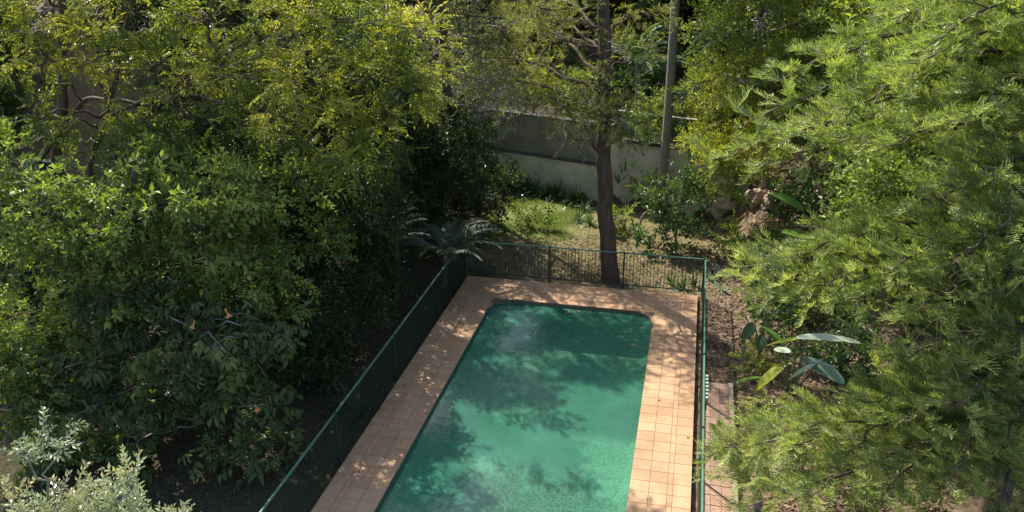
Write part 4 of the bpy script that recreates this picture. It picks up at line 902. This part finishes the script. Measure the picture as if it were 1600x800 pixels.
# large leaved plants: each leaf an object
def blade(L, W_, bend, fold, seed, mat, tear=0.0, t0=.4):
    r = np.random.default_rng(seed); m_ = MB(); k = 16; s = np.linspace(0, 1, k)
    w = W_ * np.sin(math.pi * np.clip(s * .93 + .05, 0, 1)) ** .55
    mid = np.stack([0 * s, L * s * (1 - .15 * s * bend), -bend * L * s ** 2 * .6], 1)
    jag = 1 - tear * r.uniform(0, 1, (2, k))
    l = mid + np.stack([-w * jag[0], 0 * s, fold * w], 1); rr = mid + np.stack([w * jag[1], 0 * s, fold * w], 1); l2 = mid + np.stack([-w * .5, 0 * s, fold * w * .35 + .01], 1); r2 = mid + np.stack([w * .5, 0 * s, fold * w * .35 + .01], 1)
    V = np.concatenate([l, l2, mid, r2, rr]); f = [(c * k + j, c * k + j + 1, (c + 1) * k + j + 1, (c + 1) * k + j) for c in range(4) for j in range(k - 1)]
    m_.add(V, f, np.clip(t0 + np.tile(.25 * (s - .5), 5) + r.normal(0, .04, 5 * k), 0, 1))
    me = m_.mesh('leaf'); me.materials.append(M[mat]); return me
def big_plant(name, label, base, leaves, cat='plant'):
    root = thing(name, label, cat, base); st = MB(); b = np.asarray(base, float)
    for j, (q, d, L, W_, bend, fold, mat, tear, t0) in enumerate(leaves):
        q = np.asarray(q, float) - b
        tube(st, curve([rng.normal(0, .04), rng.normal(0, .04), -.1], q, .1, 7), np.linspace(.035, .016, 7), 6)
        me = blade(L, W_, bend, fold, j + len(label), mat, tear, t0); Rm = frame(np.asarray(d, float)[None], np.array([rng.normal(0, .25)]))[0]
        o = obj('leaf', me, root, tuple(q)); from mathutils import Matrix
        o.rotation_euler = Matrix(Rm.tolist()).to_euler()
    st.build('stalk', M['stem'], root, smooth=True); return root
g1 = atg(1285, 440); g1[2] = float(gz(g1[0], g1[1]))
big_plant('banana_plant', 'big leaved plant with broad green and waxy grey leaves behind the conifer', g1,
    [(at(1222, 362, g1[1] - .5), (1, -.15, -.05), 1.7, .34, .1, .12, 'big', .05, .55), (at(1322, 285, g1[1] - .3), (.62, -.5, -.75), 2.3, .40, .05, .3, 'wax', .1, .45),
     (at(1255, 330, g1[1]), (-.6, .3, .4), 1.2, .25, .4, .2, 'big', .1, .3), (at(1300, 360, g1[1] + .3), (.3, .8, .5), 1.4, .3, .5, .2, 'big', .1, .4), (at(1340, 350, g1[1]), (.9, -.3, -.3), 1.5, .3, .3, .2, 'wax', .1, .3)])
g2 = atg(1235, 615); g2[2] = float(gz(g2[0], g2[1]))
big_plant('bird_of_paradise', 'large leaved plant with yellowing and torn pale leaves beside the path', g2,
    [(at(1228, 568, g2[1] - .3), (-.9, -.3, -.75), 1.0, .19, .2, .1, 'big', .05, 1.0), (at(1262, 528, g2[1]), (-1, .1, -.25), 1.0, .19, .2, .1, 'big', .05, .8), (at(1245, 528, g2[1] - .1), (1, .1, .12), 1.5, .19, .25, .15, 'wax', .35, 1.0),
     (at(1255, 562, g2[1] - .2), (1, -.2, -.3), 1.1, .28, .2, .15, 'wax', .05, .15), (at(1285, 562, g2[1] - .35), (-1, -.3, -.5), .95, .08, .3, .1, 'wax', .4, 1.0), (at(1262, 565, g2[1] - .35), (1, -.1, .12), .7, .07, .3, .1, 'wax', .4, 1.0), (at(1225, 545, g2[1] + .3), (-.5, .6, .6), .9, .2, .5, .2, 'big', .1, .35),
     (at(1210, 545, g2[1] - .2), (.5, -.4, .2), .45, .15, .2, .1, 'wax', .1, 1.0), (at(1195, 590, g2[1] - .1), (-.7, -.3, .1), .8, .16, .3, .1, 'big', .1, .5)])
g3 = atg(1188, 560); g3[2] = float(gz(g3[0], g3[1]))
big_plant('elephant_ear', 'dark glossy big leaved plant on the leaf litter beside the path end', g3,
    [(at(1178, 505, g3[1]), (-.4, -.6, -.5), .5, .16, .4, .2, 'shrub', .05, .6), (at(1195, 495, g3[1] + .1), (.3, -.6, -.5), .5, .16, .4, .2, 'shrub', .05, .9), (at(1190, 525, g3[1] - .1), (-.2, -.8, -.5), .45, .15, .4, .2, 'shrub', .05, .4), (at(1205, 520, g3[1]), (.8, -.3, -.5), .5, .16, .4, .2, 'shrub', .05, .7), (at(1175, 535, g3[1] - .1), (-.8, -.4, -.5), .45, .14, .4, .2, 'shrub', .05, .5)])
g4 = gp(-1.9, 41.5)
big_plant('banana_plant', 'pale leaved banana plant beside the palm trunk on the terrace', g4,
    [(at(1030, 128, 41), (.5, -.6, .25), 1.1, .28, .3, .2, 'wax', .0, .95), (at(1018, 122, 41.1), (-.9, -.5, -.3), 1.2, .22, .3, .1, 'wax', .0, .9), (at(1040, 130, 41), (.9, -.4, -.3), 1.0, .25, .4, .2, 'wax', .1, .8), (at(1035, 110, 41.3), (.1, .6, .7), 1.2, .3, .4, .2, 'big', .1, .3)])
# arching stem
ga = atg(998, 378); ga[2] = float(gz(ga[0], ga[1]))
m_ = MB(); tube(m_, smooth_path([(0, 0, -.1), (0, 0, .6), (.15, .05, 1.05), (.5, .1, 1.15), (.8, .1, .7), (.95, .1, .1)], 20), np.linspace(.045, .03, 20), 8)
tag(m_.build('arched_stem', M['bark_palm'], loc=tuple(ga), smooth=True), 'bare brown stem bent into an arch beside the dark trunk', 'stem')

# ---------------------------------------------------------------- grass and litter
def scatter(fn, n, name, label, temps, mat, cat, sc=(.7, 1.2), updir=True, lift=0.0):
    P = fn(n); P = np.concatenate([P, gz(P[:, 0], P[:, 1])[:, None] + lift], 1); m_ = MB(); k = len(P)
    d = np.concatenate([rng.normal(0, .4 if updir else 1.0, (k, 2)), np.full((k, 1), 1.0 if updir else .0) + rng.normal(0, .12, (k, 1))], 1)
    place(m_, temps, P, d, rng.uniform(0, 6.28, k) if updir else rng.normal(0, .35, k), rng.uniform(*sc, k), rng.uniform(.1, .9, k))
    return tag(m_.build(name, M[mat]), label, cat, kind='stuff')
def ell(cx_, cy_, rx, ry):
    def f(n):
        a = rng.uniform(0, 6.28, n); r = np.sqrt(rng.uniform(0, 1, n)) ; return np.stack([cx_ + rx * r * np.cos(a), cy_ + ry * r * np.sin(a)], 1)
    return f
blade_t = [(np.array([(-.006, 0, 0), (.006, 0, 0), (0, .09, .02)]), np.array([(0, 1, 2)]), np.zeros(3))]
def ragged(n):
    P = ell(-5.8, 30.7, 2.3, 2.7)(n); w = np.sin(P[:, 0] * 2.3 + 1.3 * np.sin(P[:, 1] * 1.7)) + np.cos(P[:, 1] * 2.1 - P[:, 0]) + .5 * np.sin(P[:, 0] * 6 + P[:, 1] * 5)
    return P[w + rng.normal(0, .35, n) > -.35]
scatter(ragged, 26000, 'lawn_grass', 'short bright green grass of the small lawn', blade_t, 'grass', 'grass')
scatter(ell(-2.6, 28.2, 3.6, 3.0), 16000, 'dry_grass', 'sparse dry grass around the dark trunk', blade_t, 'grass', 'grass', (.5, 1.0))
lt_t = [(*leaf2(.10, .045, .3, .2), np.zeros(4)), (*leaf2(.13, .03, .3, -.2), np.zeros(4))]
def strip(n):
    P = np.stack([rng.uniform(0.85, 5.5, n), rng.uniform(9, 31, n)], 1); return P[~((P[:, 0] < 1.55) & (P[:, 1] < 19.5))]
scatter(strip, 16000, 'leaf_litter', 'brown fallen leaves covering the bank outside the right fence', lt_t, 'litter', 'leaf litter', updir=False, lift=.02)
scatter(ell(-2.4, 27.2, 4.2, 2.2), 4500, 'leaf_litter', 'brown fallen leaves on the ground around the dark trunk', lt_t, 'litter', 'leaf litter', updir=False, lift=.02)
scatter(ell(-9.2, 16, 2.2, 8), 2500, 'leaf_litter', 'fallen leaves on the shaded earth outside the left fence', lt_t, 'shaded_litter', 'leaf litter', updir=False, lift=.02)
for k, (a, b) in enumerate(((885, 485), (893, 487), (901, 485), (888, 489), (945, 507), (1003, 512), (990, 540), (998, 538), (925, 486), (975, 528))):
    p = atz(a, b, -.078); v, f = leaf4(.16, .05, .15, .05); m_ = MB(); m_.add(v, f, .9)
    o = m_.build('fallen_leaf', M['litter'], loc=tuple(p)); o.rotation_euler = (0, 0, rng.uniform(0, 6)); tag(o, 'small pale dead leaf floating on the far end of the pool', 'leaf', 'dead leaves floating on the pool')

for k in range(16):
    a = rng.uniform(12.8, 24.3); x_ = rng.choice([rng.uniform(PX1 + .1, DX1 - .05), rng.uniform(DX0 + .05, PX0 - .1)]); v, f = leaf4(.11, .045, .3, .15); m_ = MB(); m_.add(v, f, rng.uniform(.2, .9))
    o = m_.build('fallen_leaf', M['litter'], loc=(x_, a, .024)); o.rotation_euler = (0, 0, rng.uniform(0, 6)); tag(o, 'small dry leaf lying on the terracotta pool deck', 'leaf', 'dry leaves on the pool deck')
